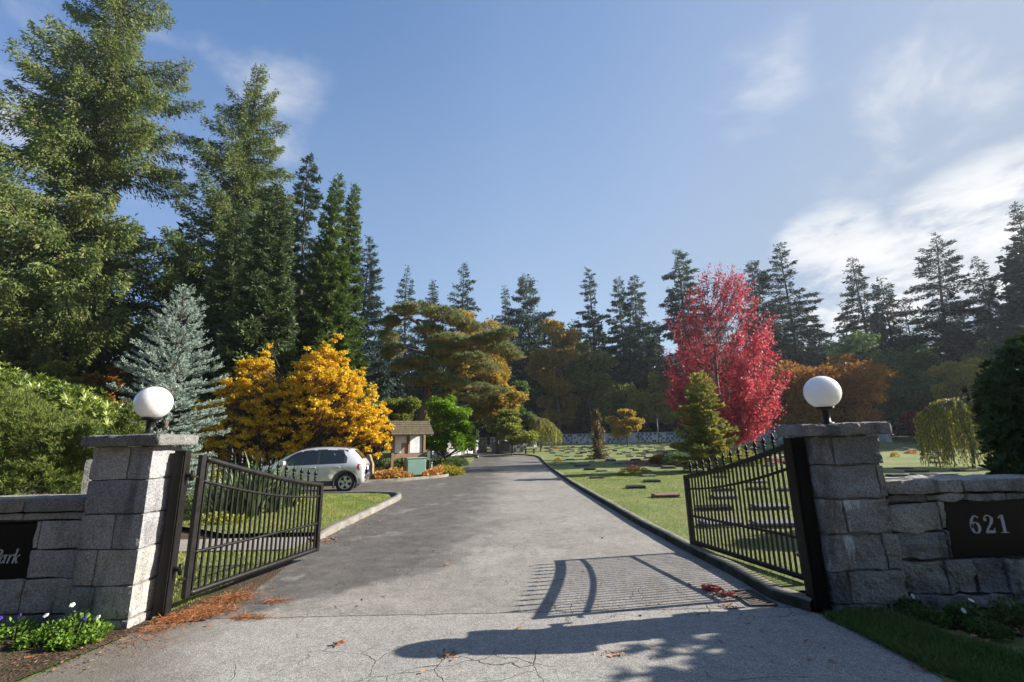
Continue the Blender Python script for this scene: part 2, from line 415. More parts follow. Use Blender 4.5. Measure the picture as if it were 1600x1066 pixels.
# beds
strip('flower_bed', M['soil'], [(-9, 0.6), (-6, 1.4), (-4.3, 1.9), (-3.7, 2.6), (-3.38, 4.3)], [(-9, 4.7), (-6, 4.7), (-4.3, 4.7), (-3.6, 4.7), (-3.34, 4.72)], .006)
strip('flower_bed', M['soil'], [(-3.44, 4.6), (-3.4, 5.2), (-3.38, 6.2), (-3.38, 7.4)], [(-2.9, 4.68), (-2.88, 5.2), (-3.02, 6.2), (-3.24, 7.4)], .009)
strip('flower_bed', M['soil'], [(-15, 8.7), (-9, 8.66), (-6, 8.66), (-4.9, 8.8)], [(-15, 12.6), (-9, 12.4), (-6, 11.2), (-4.9, 10.2)], .004)
strip('flower_bed', M['soil'], [(3.55, 4.5), (4.5, 4.5), (6, 4.5), (9, 4.5)], [(3.5, 4.2), (4.3, 3.85), (6, 3.6), (9, 3.3)], .004)
kb = [gp(*p) for p in ((500, 757), (545, 756), (580, 754), (620, 752), (655, 749), (688, 746), (706, 741), (713, 736), (709, 731), (697, 728))]
strip('flower_bed', M['soil'], [(a, b+.15) for a, b in kb], [(a-.4, b+4+.9*i) for i, (a, b) in enumerate(kb)], .03)
# raised lawns behind the kerbs
ly = np.concatenate([np.arange(4.9, 12, .4), np.arange(12, 96, 1.5)])
def lawn_l(y): return road_r(y)+.13
LZ = .09
o = strip('lawn', M['lawn'], [(lawn_l(y), y) for y in ly], [(lawn_l(y)+(60 if y > 6 else 8), y) for y in ly], LZ)
o2 = strip('lawn', M['lawn'], [(-16, 10.9), (-9, 11.0), (-6, 9.2), (-5.2, 8.66), (-4.2, 8.66), (-3.55, 8.64)][::-1],
      [(-16, 16.1), (-9, 15.86), (-6.4, 15.65), (-4.9, 15.5), (-3.95, 14.9), (-3.6, 13.9)][::-1], .085)
# ---------------------------------------------------------------- masonry
def rock_box(mb, x0, x1, y0, y1, z0, z1, amp=.012, cell=.04, r=.014, seed=0., mi=0, fine=1., droop=0.):
    dims = (x1-x0, y1-y0, z1-z0); nn = [max(2, int(round(d/cell))) for d in dims]
    key = {}; vs = []; fs = []
    c = Vector(((x0+x1)/2, (y0+y1)/2, (z0+z1)/2)); hd = Vector((dims[0]/2, dims[1]/2, dims[2]/2))
    def vert(i, j, k):
        q = key.get((i, j, k))
        if q is not None: return q
        p = Vector((dims[0]*i/nn[0]-hd.x, dims[1]*j/nn[1]-hd.y, dims[2]*k/nn[2]-hd.z))
        inn = Vector([max(-(h-r), min(h-r, a)) for a, h in zip(p, hd)])
        d = p-inn
        if d.length > 1e-6: d.normalize(); p = inn+d*r
        w = p+c+Vector((seed*3.1, seed*1.7, seed))
        n1 = noise.fractal(w*3.3, .8, 2.2, 4); n2 = noise.ridged_multi_fractal(w*5.5, .9, 2.1, 3, 1., 2.)-1.1
        p = p+d*(amp*(n1*1.0-.12-abs(n2)*.4*fine+.28*noise.fractal(w*14., .7, 2.1, 3)))
        key[i, j, k] = len(vs); vs.append(p+c); return len(vs)-1
    for (a, b, cst) in ((0, 1, 2), (1, 2, 0), (2, 0, 1)):
        for side in (0, 1):
            for i in range(nn[a]):
                for j in range(nn[b]):
                    q = []
                    for (u, v) in ((i, j), (i+1, j), (i+1, j+1), (i, j+1)):
                        t = [0, 0, 0]; t[a] = u; t[b] = v; t[cst] = nn[cst]*side; q.append(vert(*t))
                    fs.append(tuple(q if side else q[::-1]))
    mb.add(vs, fs, mi, False)
def courses(mb, x0, x1, y0, y1, rows, splits, amp, sd, skip=None, fine=1., gap=.007, ends=0):
    for ri, (z0, z1) in enumerate(rows):
        xsx = [x0]+[x0+(x1-x0)*s for s in splits[ri]]+[x1]
        for bi in range(len(xsx)-1):
            a, b = xsx[bi]+gap/2, xsx[bi+1]-gap/2
            if skip and skip(a, b, z0, z1): continue
            rock_box(mb, a, b, y0, y1, z0+gap/2, z1-gap/2, amp, .032, .012, sd+ri*2.3+bi*5.1, 0, fine)
RW = [(0, .08), (.08, .36), (.36, .67), (.67, .98), (.98, 1.29), (1.29, 1.59)]
def pillar(name, label, x0, x1, y0, y1, mat, amp, splits, capx, seed, ztop=1.6, capt=.12):
    t = thing(name, label, 'gate pillar', ((x0+x1)/2, (y0+y1)/2, 0))
    L = (-(x0+x1)/2, -(y0+y1)/2, 0)
    mb = MB(); mb.box(((x0+x1)/2, (y0+y1)/2, ztop/2-.02), (x1-x0-.034-(.03 if amp > .02 else .012), y1-y0-.034-(.03 if amp > .02 else .012), ztop), mi=1)
    courses(mb, x0, x1, y0, y1, [(a, b*ztop/1.59 if b > 1.5 else b) for a, b in RW], splits, amp, seed)
    mb.build('shaft', [mat, M['mortar']], t, L)
    mb = MB(); rock_box(mb, capx[0], capx[1], y0-.09, y1+.05, ztop, ztop+capt, .018 if amp > .012 else .013, .03, .02, seed+31, 0, 1.6)
    mb.build('cap', M['granite_cap'], t, L)
    return t
pillar('stone_pillar', 'grey stone gate pillar with sunlit side at the left of the drive', -4.07, -3.48, 4.5, 4.92, M['granite'], .012,
       [(), (.4,), (.35,), (.55,), (), (.62,)], (-4.13, -3.37), 1., 1.6, .11)
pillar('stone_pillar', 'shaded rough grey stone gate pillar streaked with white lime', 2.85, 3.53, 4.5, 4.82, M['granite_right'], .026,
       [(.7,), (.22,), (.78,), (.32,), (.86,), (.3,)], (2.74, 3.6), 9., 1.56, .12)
def wall(name, label, x0, x1, y0, y1, mat, amp, seed, sgn, hole):
    t = thing(name, label, 'stone wall', ((x0+x1)/2, y0, 0)); L = (-(x0+x1)/2, -y0, 0)
    mb = MB(); mb.box(((x0+x1)/2, (y0+y1)/2+.03, .5), (x1-x0-.01, y1-y0-.09, .98), mi=1)
    rows = [(0, .12), (.12, .42), (.42, .67), (.67, .93), (.93, 1.0)]
    rg = random.Random(seed)
    for ri, (z0, z1) in enumerate(rows):
        x = x0 if sgn > 0 else x1; k = 0
        while (x < x1-.05) if sgn > 0 else (x > x0+.05):
            w = rg.uniform(.26, .62); nx = x+sgn*w
            if abs(nx-(x1 if sgn > 0 else x0)) < .15 or (nx > x1 if sgn > 0 else nx < x0): nx = x1 if sgn > 0 else x0
            for e in hole[:2]:
                if z0 >= .4 and z1 <= .94 and (x-e)*(nx-e) < 0 and min(abs(x-e), abs(nx-e)) > .001: nx = e
            a, b = min(x, nx), max(x, nx)
            inh = z0 >= .4 and z1 <= .94 and a > hole[0]-.01 and b < hole[1]+.01
            if not inh: rock_box(mb, a+.0035, b-.0035, y0, y1, z0+.0035, z1-.0035, amp, .034, .012, seed+ri*3.7+k)
            x = nx; k += 1
    mb.build('masonry', [mat, M['mortar']], t, L)
    mb = MB(); x = x0 if sgn > 0 else x1; k = 0
    while (x < x1-.05) if sgn > 0 else (x > x0+.05):
        w = rg.uniform(.55, 1.3); nx = x+sgn*w
        if abs(nx-(x1 if sgn > 0 else x0)) < .3 or (nx > x1 if sgn > 0 else nx < x0): nx = x1 if sgn > 0 else x0
        a, b = min(x, nx), max(x, nx)
        rock_box(mb, a+.004, b-.004, y0-.03, y1+.04, 1.005, 1.135, amp*.65, .036, .018, seed+k*9.1, 0, 1.4)
        x = nx; k += 1
    mb.build('coping', M['granite_cap'] if amp < .014 else mat, t, L)
    return t
wall('stone_wall', 'low grey granite wall running left from the sunlit pillar', -7.6, -4.075, 4.57, 4.95, M['granite'], .012, 11, -1, (-6.3, -4.56))
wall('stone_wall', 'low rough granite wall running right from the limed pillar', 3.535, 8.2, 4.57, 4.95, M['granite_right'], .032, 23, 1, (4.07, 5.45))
# ---------------------------------------------------------------- name plates
def m_plate():
    n = NT('polished_black_granite'); f = n.noise(220, 2, .7)
    return n.done(n.ramp(f, [(.45, (.006, .006, .007)), (.75, (.013, .013, .014))]),   .24, 0, .10)
M['plate'] = m_plate(); M['letter'] = plain('engraved_grey_letters', (.50, .52, .53), .6, 0, .15, 40)
def ribbon(mb, pts, ws, thick=.006, slant=0.):
    """a stroke of changing width in the xz plane, facing -y"""
    P = [np.array(p, float) for p in pts]; n = len(P); L_ = []; R_ = []
    for i in range(n):
        t = P[min(i+1, n-1)]-P[max(i-1, 0)]; t /= np.linalg.norm(t)+1e-9; nr = np.array([-t[1], t[0]])
        w = ws[i]/2 if hasattr(ws, '__len__') else ws/2
        L_.append(P[i]+nr*w); R_.append(P[i]-nr*w)
    V = []
    for (a, b) in zip(L_, R_):
        for q in (a, b):
            V.append((q[0]+slant*q[1], -thick, q[1]))
        for q in (a, b): V.append((q[0]+slant*q[1], 0, q[1]))
    F_ = []
    for i in range(n-1):
        k = i*4
        F_ += [(k, k+1, k+5, k+4), (k, k+4, k+6, k+2), (k+1, k+3, k+7, k+5)]
    F_ += [(0, 2, 3, 1), ((n-1)*4, (n-1)*4+1, (n-1)*4+3, (n-1)*4+2)]
    mb.add(V, F_)
def curve(ctrl, n=6): return smoothline(ctrl, n)
def arcp(cx, cz, rx, rz, a0, a1, n=28):
    return [(cx+rx*math.cos(math.radians(a0+(a1-a0)*i/n)), cz+rz*math.sin(math.radians(a0+(a1-a0)*i/n))) for i in range(n+1)]
def arcw(a0, a1, thin, thick, n=28, ph=0):
    return [thin+(thick-thin)*abs(math.cos(math.radians(a0+(a1-a0)*i/n+ph)))**1.5 for i in range(n+1)]
def rect(mb, x0, x1, z0, z1, sl=0.): ribbon(mb, [((x0+x1)/2, z0), ((x0+x1)/2, z1)], x1-x0, slant=sl)
def dig6(mb, ox):
    mb2 = MB()
    ribbon(mb2, arcp(.33, .31, .20, .285, 0, 360, 40), arcw(0, 360, .045, .15, 40))
    ribbon(mb2, [(.52, .90), (.42, .955), (.30, .90), (.20, .76), (.135, .58), (.125, .38), (.14, .28)], [.05, .05, .07, .11, .14, .15, .14])
    ribbon(mb2, [(.535, .90), (.50, .84)], [.10, .12])
    mb.add([(p[0]+ox, p[1], p[2]) for p in mb2.v], mb2.f)
def dig2(mb, ox):
    mb2 = MB()
    ribbon(mb2, curve([(.10, .70), (.13, .86), (.30, .96), (.47, .86), (.49, .70), (.38, .48), (.20, .24), (.08, .07)], 5), [.07]*5+[.05]*6+[.07]*5+[.14]*9+[.09]*8+[.05]*3)
    ribbon(mb2, arcp(.14, .73, .045, .05, 0, 360, 14), .07)
    ribbon(mb2, [(.06, .07), (.30, .075), (.50, .07)], [.13, .14, .14]); ribbon(mb2, [(.52, .02), (.555, .28)], [.07, .03])
    mb.add([(p[0]+ox, p[1], p[2]) for p in mb2.v], mb2.f)
def dig1(mb, ox):
    mb2 = MB(); rect(mb2, .22, .37, .03, .97); ribbon(mb2, [(.09, .022), (.50, .022)], .045); ribbon(mb2, [(.09, .80), (.26, .93)], [.05, .09])
    mb.add([(p[0]+ox, p[1], p[2]) for p in mb2.v], mb2.f)
def lettering(mb, parent, x, y, z, s, mat, name='lettering', label=None):
    for i, p in enumerate(mb.v): mb.v[i] = (p[0]*s[0], p[1], p[2]*s[1])
    o = mb.build(name, mat, parent, (x, y, z)); 
    if label: o['label'] = label
    return o
t = thing('house_number_sign', 'polished black granite sign reading 621 set in the right wall', 'sign', (4.76, 4.61, .68))
mb = MB(); mb.box((0, .02, 0), (1.37, .05, .505), bev=.006); mb.build('plate', M['plate'], t)
mb = MB(); dig6(mb, 0); dig2(mb, .78); dig1(mb, 1.56)
lettering(mb, t, -.475, -.006, -.045, (.175, .165), M['letter'], 'lettering', 'pale grey numerals 621')
t = thing('name_sign', 'polished black granite sign ending in the word Park in the left wall', 'sign', (-5.42, 4.61, .655))
mb = MB(); mb.box((0, .02, 0), (1.73, .05, .50), bev=.006); mb.build('plate', M['plate'], t)
mb = MB()   # P a r k in slanted letters
sl = .28
def g(f, ox):
    m2 = MB(); f(m2); mb.add([(p[0]+ox, p[1], p[2]) for p in m2.v], m2.f)
def lP(m):
    rect(m, .08, .21, 0, 1., sl); ribbon(m, [(.0, .02), (.30, .02)], .04, slant=sl); ribbon(m, [(.02, .98), (.2, .98)], .04, slant=sl)
    ribbon(m, [(.2, .965), (.40, .96), (.56, .87), (.57, .70), (.46, .53), (.2, .50)], [.05, .06, .12, .13, .07, .05], slant=sl)
def la(m):
    ribbon(m, arcp(.24, .31, .17, .27, 20, 340, 26), arcw(20, 340, .05, .12, 26), slant=sl)
    ribbon(m, [(.44, .62), (.44, .15), (.50, .03), (.58, .08)], [.11, .11, .08, .03], slant=sl)
def lr(m):
    rect(m, .10, .21, 0, .60, sl); ribbon(m, [(.02, .56), (.15, .60)], .05, slant=sl); ribbon(m, [(.2, .36), (.27, .54), (.38, .61), (.46, .55)], [.03, .05, .08, .11], slant=sl)
def lk(m):
    rect(m, .09, .20, 0, 1., sl); ribbon(m, [(.02, .97), (.12, .99)], .04, slant=sl); ribbon(m, [(.2, .30), (.34, .45), (.50, .60)], [.04, .05, .09], slant=sl); ribbon(m, [(.27, .38), (.36, .15), (.46, .03), (.56, .08)], [.10, .11, .09, .03], slant=sl)
g(lP, 0); g(la, .60); g(lr, 1.22); g(lk, 1.66)
lettering(mb, t, .482, -.006, -.105, (.114, .125), M['letter'], 'lettering', 'slanted pale word Park')
# ---------------------------------------------------------------- globe lamps
def m_globe():
    n = NT('opal_white_glass'); n.b.inputs['Subsurface Weight'].default_value = .75
    n.b.inputs['Subsurface Radius'].default_value = (1, 1, 1); n.b.inputs['Subsurface Scale'].default_value = .12
    n.b.inputs['Coat Weight'].default_value = .3
    return n.done((.88, .87, .86), .25, 0, .4)
M['globe'] = m_globe()
def globe(label, x, y, z0, lean):
    t = thing('globe_lamp', label, 'lamp', (x, y, z0))
    mb = MB(); mb.lathe([(.062, .004), (.062, .018), (.034, .026), (.034, .15), (.036, .15)], 20)
    mb.build('post', M['black_steel'], t)
    mb = MB(); mb.lathe([(.036, .14), (.075, .148), (.085, .165), (.08, .175)], 24); mb.build('collar', M['black_steel'], t)
    mb = MB(); R = .166
    prof = [(R*math.sin(a), .325-R*math.cos(a)) for a in np.linspace(.46, pi-.001, 26)]
    mb.lathe(prof, 40, cap=False); mb.build('globe', M['globe'], t)
    return t
globe('white globe lamp on the left gate pillar', -3.70, 4.69, 1.71, 0)
globe('white globe lamp on the right gate pillar', 3.16, 4.67, 1.672, 0)
# ---------------------------------------------------------------- steel posts and gates
def hinge_post(label, x, y, sx, rz):
    t = thing('gate_post', label, 'steel post', (x, y, 0), rz)
    mb = MB(); mb.box((0, 0, .79), (.115 if sx > 0 else .14, .10 if sx > 0 else .13, 1.52), bev=.006); mb.box((sx*.03, -.056 if sx > 0 else -.070, .78), (.02, .014, 1.44)); mb.build('upright', M['black_steel'] if sx > 0 else M['black_steel_shaded'], t)
    for z in (.42, 1.3):
        mb = MB(); mb.box((sx*.085 if sx > 0 else .03, .0 if sx > 0 else .17, z), (.07, .05 if sx > 0 else .14, .03), bev=.004); mb.lathe([(.017, z-.05), (.017, z+.05)], 10, (sx*.115 if sx > 0 else .06, .0 if sx > 0 else .24, 0)); mb.build('hinge', M['black_steel'], t)
    return t
hinge_post('black steel gate post bolted beside the left pillar', -3.395, 4.79, 1, .12)
hinge_post('black steel gate post in shade beside the right pillar', 2.77, 4.63, -1, 0)
def finial_mesh():
    mb = MB(); mb.lathe([(.011, 0), (.011, .03), (.019, .036), (.019, .046), (.010, .055), (.020, .068), (.020, .078), (.009, .09), (.010, .10), (.024, .115), (.015, .14), (.006, .165), (.001, .178)], 8)
    for s in (-1, 1):
        mb.tube([(s*.008, 0, .10), (s*.024, 0, .112), (s*.026, 0, .098)], [.006, .005, .002], 5)
        mb.tube([(0, s*.008, .10), (0, s*.024, .112), (0, s*.026, .098)], [.006, .005, .002], 5)
    return mb
def gate(label, hx, hy, ex, ey, fin0):
    Lg = math.hypot(ex-hx, ey-hy); t = thing('driveway_gate', label, 'gate', (hx, hy, 0), math.atan2(ey-hy, ex-hx))
    top = lambda s: 1.02+.46*max(0., 1-s/Lg)**1.28
    low = lambda s: .86+.39*max(0., 1-s/Lg)**1.6
    S = np.linspace(0, Lg, 40); st = M['black_steel']
    def rail(name, f, h, w, s0=0, s1=None):
        s1 = Lg if s1 is None else s1
        V = []; Fq = []; SS = np.linspace(s0, s1, 40)
        for s in SS:
            z = f(s)
            V += [(s, -w/2, z-h/2), (s, w/2, z-h/2), (s, w/2, z+h/2), (s, -w/2, z+h/2)]
        for i in range(39):
            for k in range(4): Fq.append((i*4+k, i*4+(k+1) % 4, (i+1)*4+(k+1) % 4, (i+1)*4+k))
        Fq += [(3, 2, 1, 0), (156, 157, 158, 159)]
        return link(name, npmesh(name, V, np.array(Fq)), st, t)
    mb = MB(); mb.box((.03, 0, (.11+1.50)/2), (.06, .052, 1.39), bev=.004); mb.build('frame_post', st, t)
    mb = MB(); mb.box((Lg-.03, 0, (.11+1.045)/2), (.06, .052, .935), bev=.004); mb.build('frame_post', st, t)
    rail('top_rail', top, .052, .05, .061, Lg-.001); rail('curved_rail', low, .026, .034, .061, Lg-.061)
    rail('middle_rail', lambda s: .53-.02*s, .026, .034, .061, Lg-.061); rail('bottom_rail', lambda s: .14, .05, .046, .061, Lg-.061)
    n = 26; fm = finial_mesh(); fo = None
    for i in range(n):
        s = .06+(Lg-.12)*(i+.5)/n; z0 = .163; z1 = top(s)-.024
        mb = MB(); mb.box((0, 0, 0), (.019, .019, z1-z0)); mb.build('bar', st, t, (s, 0, (z0+z1)/2))
        if i >= fin0 and (i-fin0) % 2 == 0:
            if fo is None: fo = fm.build('finial', st, t); f2 = fo
            else: f2 = fo.copy(); COL.objects.link(f2)
            f2.location = (s, 0, top(s)+.024)
    for z in (.30, 1.28): mb = MB(); mb.box((-.03, 0, z), (.06, .03, .02)); mb.build('hinge_bracket', st, t)
    return t
gate('black steel gate leaf swung open on the left of the drive', -3.33, 4.96, -2.84, 7.0, 4)
gate('black steel gate leaf swung open over the kerb on the right', 2.985, 5.05, 2.50, 6.99, 2)
# short sunlit stone post behind the left wall
mb = MB(); rock_box(mb, -.15, .15, -.13, .13, 0, 1.47, .008, .05, .015, 44)
o = mb.build('stone_post', M['granite_cap'], None, (-4.87, 5.55, 0)); o.rotation_euler = (0, 0, math.radians(38)); tag(o, 'short sunlit pale stone post behind the left wall', 'post')
# drain grate in the gutter by the right kerb
t = thing('drain_grate', 'cast iron drain grate in the gutter under the right gate', 'drain', (2.33, 4.98, .0), .0)
DR = t
mb = MB()
for s in (-1, 1): mb.box((s*.17, 0, .012), (.03, .62, .022)); mb.box((0, s*.30, .012), (.31, .03, .022))
mb.build('frame', plain('cast_iron', (.13, .115, .10), .6, .3, .3, 30), t)
mb = MB()
for i in range(9): mb.box((0, -.24+.06*i, .010), (.31, .022, .016), rz=.35)
mb.build('grille', plain('cast_iron_bars', (.15, .13, .11), .6, .3, .3, 30), t)
mb = MB(); mb.box((0, 0, .005), (.31, .57, .002)); mb.build('opening', plain('drain_dark', (.01, .01, .01), .9), t); DR.scale = (.72, .72, .8)
# ---------------------------------------------------------------- vegetation tools
def unit(v): return v/(np.linalg.norm(v, axis=-1, keepdims=True)+1e-9)
def kites(name, C, D, N, ln, wd, val, mat, parent=None, fold=.0, shape=.45):
    """leaves: base at C, pointing along D, blade facing N"""
    D = unit(D); S = unit(np.cross(D, N)); N2 = np.cross(S, D)
    ln = np.broadcast_to(np.asarray(ln, float), (len(C),))[:, None]; wd = np.broadcast_to(np.asarray(wd, float), (len(C),))[:, None]
    a = C; b = C+D*ln*shape+S*wd/2+N2*wd*fold; c = C+D*ln; d = C+D*ln*shape-S*wd/2+N2*wd*fold
    V = np.stack([a, b, c, d], 1).reshape(-1, 3)
    Fq = np.arange(len(C)*4).reshape(-1, 4)
    return link(name, npmesh(name, V, Fq, np.clip(val, 0, 1)), mat, parent)
def tubes_np(P, R, sides=5):
    """P (B,n,3) R (B,n)"""
    B, n, _ = P.shape
    T = unit(np.gradient(P, axis=1)); up = np.zeros_like(T); up[..., 2] = 1
    k = np.abs(T[..., 2]) > .9; up[k] = (1, 0, 0)
    A_ = unit(np.cross(T, up)); B_ = np.cross(T, A_)
    an = np.arange(sides)*2*pi/sides
    V = P[:, :, None]+R[:, :, None, None]*(A_[:, :, None]*np.cos(an)[None, None, :, None]+B_[:, :, None]*np.sin(an)[None, None, :, None])
    V = V.reshape(-1, 3)
    b, i, s = np.meshgrid(np.arange(B), np.arange(n-1), np.arange(sides), indexing='ij')
    q = lambda i, s: (b*n+i)*sides+(s % sides)
    Fq = np.stack([q(i, s), q(i, s+1), q(i+1, s+1), q(i+1, s)], -1).reshape(-1, 4)
    return V, Fq
def tubes_obj(name, groups, mat, parent, sides=5):
    Vs = []; Fs = []; b = 0
    for P, R in groups:
        V, Fq = tubes_np(np.asarray(P, float), np.asarray(R, float), sides); Vs.append(V); Fs.append(Fq+b); b += len(V)
    return link(name, npmesh(name, np.concatenate(Vs), np.concatenate(Fs), smooth=True), mat, parent)
def conifer(rootname, label, cat, x, y, h, rad, leaf, bark, seed, nb=90, N=12000, t0=.06, pw=.8, up=.1, droop=.25, tip=.1, lat=.35,
            hang=.0, ls=.4, lw=.3, irr=.35, lean=(0, 0), trunk_r=None, round_=0., gaps=0., group=None, zbase=None, sides=6, top=1., clump=.4, flat=.6, bushy=0., lsvar=.35):
    g = np.random.default_rng(seed)
    zb = float(zt(x, y)) if zbase is None else zbase
    t = thing(rootname, label, cat, (x, y, zb), 0, group)
    tr = trunk_r or h*.011+.05
    # trunk
    zz = np.linspace(-.3, h*.985, 14); tt = np.clip(zz/h, 0, 1)
    wob = np.stack([np.sin(tt*7+seed)*.008*h*tt, np.cos(tt*5+seed)*.008*h*tt], -1)
    P = np.stack([wob[:, 0]+lean[0]*tt, wob[:, 1]+lean[1]*tt, zz], -1)
    R = tr*(1-tt)**.8*(1+.5*np.exp(-tt*60))+.008
    cx = lambda q: np.stack([np.interp(q*h, zz, P[:, 0]), np.interp(q*h, zz, P[:, 1])], -1)
    # branches
    q = t0+(1-t0)*(np.arange(nb)+g.uniform(0, 1, nb))/nb
    q = np.clip(q, t0, .992)
    prof = np.minimum(((1-q)/(1-t0))**pw, 1)
    if round_ > 0: prof = prof*np.clip((q-t0)/(1-t0)/round_, .35, 1)**.5
    az = np.arange(nb)*2.39996+g.uniform(-.5, .5, nb)
    L = rad*prof*g.uniform(1-irr, 1+irr*.6, nb)*(1+irr*.5*np.sin(q*(23 if N < 100000 else 6)+az*2+seed))+.02*h*(1-q)+.12
    if gaps > 0:
        L = L*np.where(np.sin(q*41+seed*1.3)+np.sin(q*17+seed)+.9*np.sin(az+seed) < -1.6+gaps*1.6, .35, 1)
    st = up+g.normal(0, .08, nb)+.35*top*np.clip((q-.75)/.25, 0, 1)
    dr = droop*g.uniform(.7, 1.3, nb)*(1-.6*np.clip((q-.6)/.4, 0, 1))
    def bp(k, u):
        r = L[k]*u; z = q[k]*h+L[k]*(st[k]*u-dr[k]*u*u*1.1+tip*u**4)
        c = cx(q[k]); return np.stack([c[:, 0]+np.cos(az[k])*r, c[:, 1]+np.sin(az[k])*r, z], -1)
    us = np.linspace(0, .93, 5); kk = np.arange(nb)
    BP = np.stack([bp(kk, np.full(nb, u)) for u in us], 1)
    BR = (tr*.22*(1-q)**.5+.012)[:, None]*(1-us[None, :]*.85)
    tubes_obj('trunk', [(P[None], R[None]), (BP, BR)], bark, t, sides)
    # foliage
    w = (L**1.35); k = g.choice(nb, N, p=w/w.sum())
    u = g.uniform(.0, 1, N)**.7; u = .1+.92*u if bushy == 0 else np.clip(u, .03, 1.02)
    side = g.uniform(-1, 1, N); latv = lat*L[k]*(1.05-u*.85)*side
    base = bp(k, u); bd = unit(bp(k, np.minimum(u+.05, 1.1))-base+1e-6)
    ld = np.stack([-np.sin(az[k]), np.cos(az[k]), np.zeros(N)], -1)
    # ragged twig clumps along the branch
    cell = np.floor(u*7+side*2.5); rk = np.sin(k*12.9898+cell*78.233+seed)*43758.5453; rk = rk-np.floor(rk)
    keep = rk > gaps*.35
    C = base+ld*latv[:, None]
    C[:, 2] -= hang*np.abs(g.normal(0, 1, N))*.55+.10*np.abs(latv)
    C += g.normal(0, 1, (N, 3))*np.array([1, 1, .6])*ls*.3
    hf = min(1, hang*1.2)
    D = bd*(.75)+ld*(side*.8)[:, None]+g.normal(0, .35, (N, 3)); D[:, 2] -= hf*1.1*g.uniform(.3, 1.4, N)
    if bushy: D[:, 2] += bushy
    Nn = g.normal(0, .55, (N, 3)); Nn[:, 2] += flat*1.6
    if hang > .2: Nn = g.normal(0, 1, (N, 3))+np.stack([np.cos(az[k]), np.sin(az[k]), np.full(N, .5)], -1)*.8
    val = clump*rk+(1-clump)*g.uniform(0, 1, N)
    sz = ls*(1+g.normal(0, lsvar, N)).clip(.4, 1.9)*(.65+.35*prof[k])
    C, D, Nn, val, sz = C[keep], D[keep], Nn[keep], val[keep], sz[keep]
    # leader
    kites('crown', C, D, Nn, sz, sz*lw, val, leaf, t, .12)
    return t
def clumps_tree(rootname, label, cat, x, y, h, leaf, bark, seed, clumps, N, ls=.12, lw=.75, trunk=None, tr=.12, zbase=None, flat=.6, group=None,
                shell=.5, limbs=True, hangf=.0, twigs=0, twigr=.012, clumpv=.4, sides=6, crotch=None, trunkname='trunk', upd=.2):
    """clumps: list of (dx,dy,z,rx,ry,rz) relative to the foot"""
    g = np.random.default_rng(seed); zb = float(zt(x, y)) if zbase is None else zbase
    t = thing(rootname, label, cat, (x, y, zb), 0, group)
    Cm = np.array(clumps, float); nc = len(Cm)
    if trunk is None: trunk = [(0, 0, -.2), (.05, 0, h*.2), (0, .05, h*.45), (.05, 0, h*.75)]
    TP = np.array(smoothline(trunk, 5)); TT = np.linspace(0, 1, len(TP)); TR = tr*(1-.8*TT)
    grp = [(TP[None], TR[None])]
    zc = crotch if crotch is not None else h*.25
    if limbs:
        us = np.linspace(0, 1, 6); LP = []; LR = []
        for c in Cm:
            d = np.linalg.norm(c[:2]); zs = max(zc*.8, min(TP[-1, 2], c[2]-d*.75-.1))
            i = np.argmin(abs(TP[:, 2]-zs)); s = TP[i]; e = c[:3]
            m = (s+e)/2+np.array([0, 0, -.06*np.linalg.norm(e-s)])+g.normal(0, .03, 3)*np.linalg.norm(e-s)
            LP.append([(1-u)**2*s+2*u*(1-u)*m+u*u*e for u in us]); r0 = min(TR[i]*.6, .02+.10*tr+.35*tr*np.cbrt(np.prod(c[3:]))/max(.5, h*.2))
            LR.append(r0*(1-us*.8))
        grp.append((np.array(LP), np.array(LR)))
        if twigs:
            k = g.integers(0, nc, twigs); e = Cm[k, :3]+unit(g.normal(0, 1, (twigs, 3))+np.array([0, 0, .5]))*Cm[k, 3:]*g.uniform(.6, 1.05, (twigs, 1))
            LPn = np.array(LP)[k]; s = LPn[:, 3]; m = (s*.4+LPn[:, 5]*.6)
            us = np.linspace(0, 1, 4)[None, :, None]
            TPs = (1-us)**2*s[:, None]+2*us*(1-us)*m[:, None]+us*us*e[:, None]
            grp.append((TPs, np.tile(twigr*(1-.7*np.linspace(0, 1, 4)), (twigs, 1))))
    tubes_obj(trunkname, grp, bark, t, sides)
    vol = (Cm[:, 3]*Cm[:, 4]*Cm[:, 5])**.75; k = g.choice(nc, N, p=vol/vol.sum())
    dr = unit(g.normal(0, 1, (N, 3))); rr = 1-shell*np.abs(g.normal(0, .55, N)); rr = np.where(rr < 0, g.uniform(0, 1, N), rr)
    lump = 1+.16*np.sin(dr[:, 0]*5+k*1.7)*np.cos(dr[:, 1]*6+k)+.12*np.sin(dr[:, 2]*9+k*2.3)
    C = Cm[k, :3]+dr*Cm[k, 3:]*(rr*lump)[:, None]
    D = dr*np.array([1, 1, .5])+g.normal(0, .6, (N, 3)); D[:, 2] += upd-hangf*2
    Nn = dr*.7+g.normal(0, .5, (N, 3)); Nn[:, 2] += flat
    ck = np.sin(k*12.9898+np.floor(dr[:, 0]*2.5)*7.1+np.floor(dr[:, 2]*2.5)*3.3+seed)*43758.5453; ck = ck-np.floor(ck)
    val = clumpv*ck+(1-clumpv)*g.uniform(0, 1, N)
    sz = ls*g.uniform(.6, 1.35, N)
    kites('crown', C, D, Nn, sz, sz*lw, val, leaf, t, .12, .5)
    return t
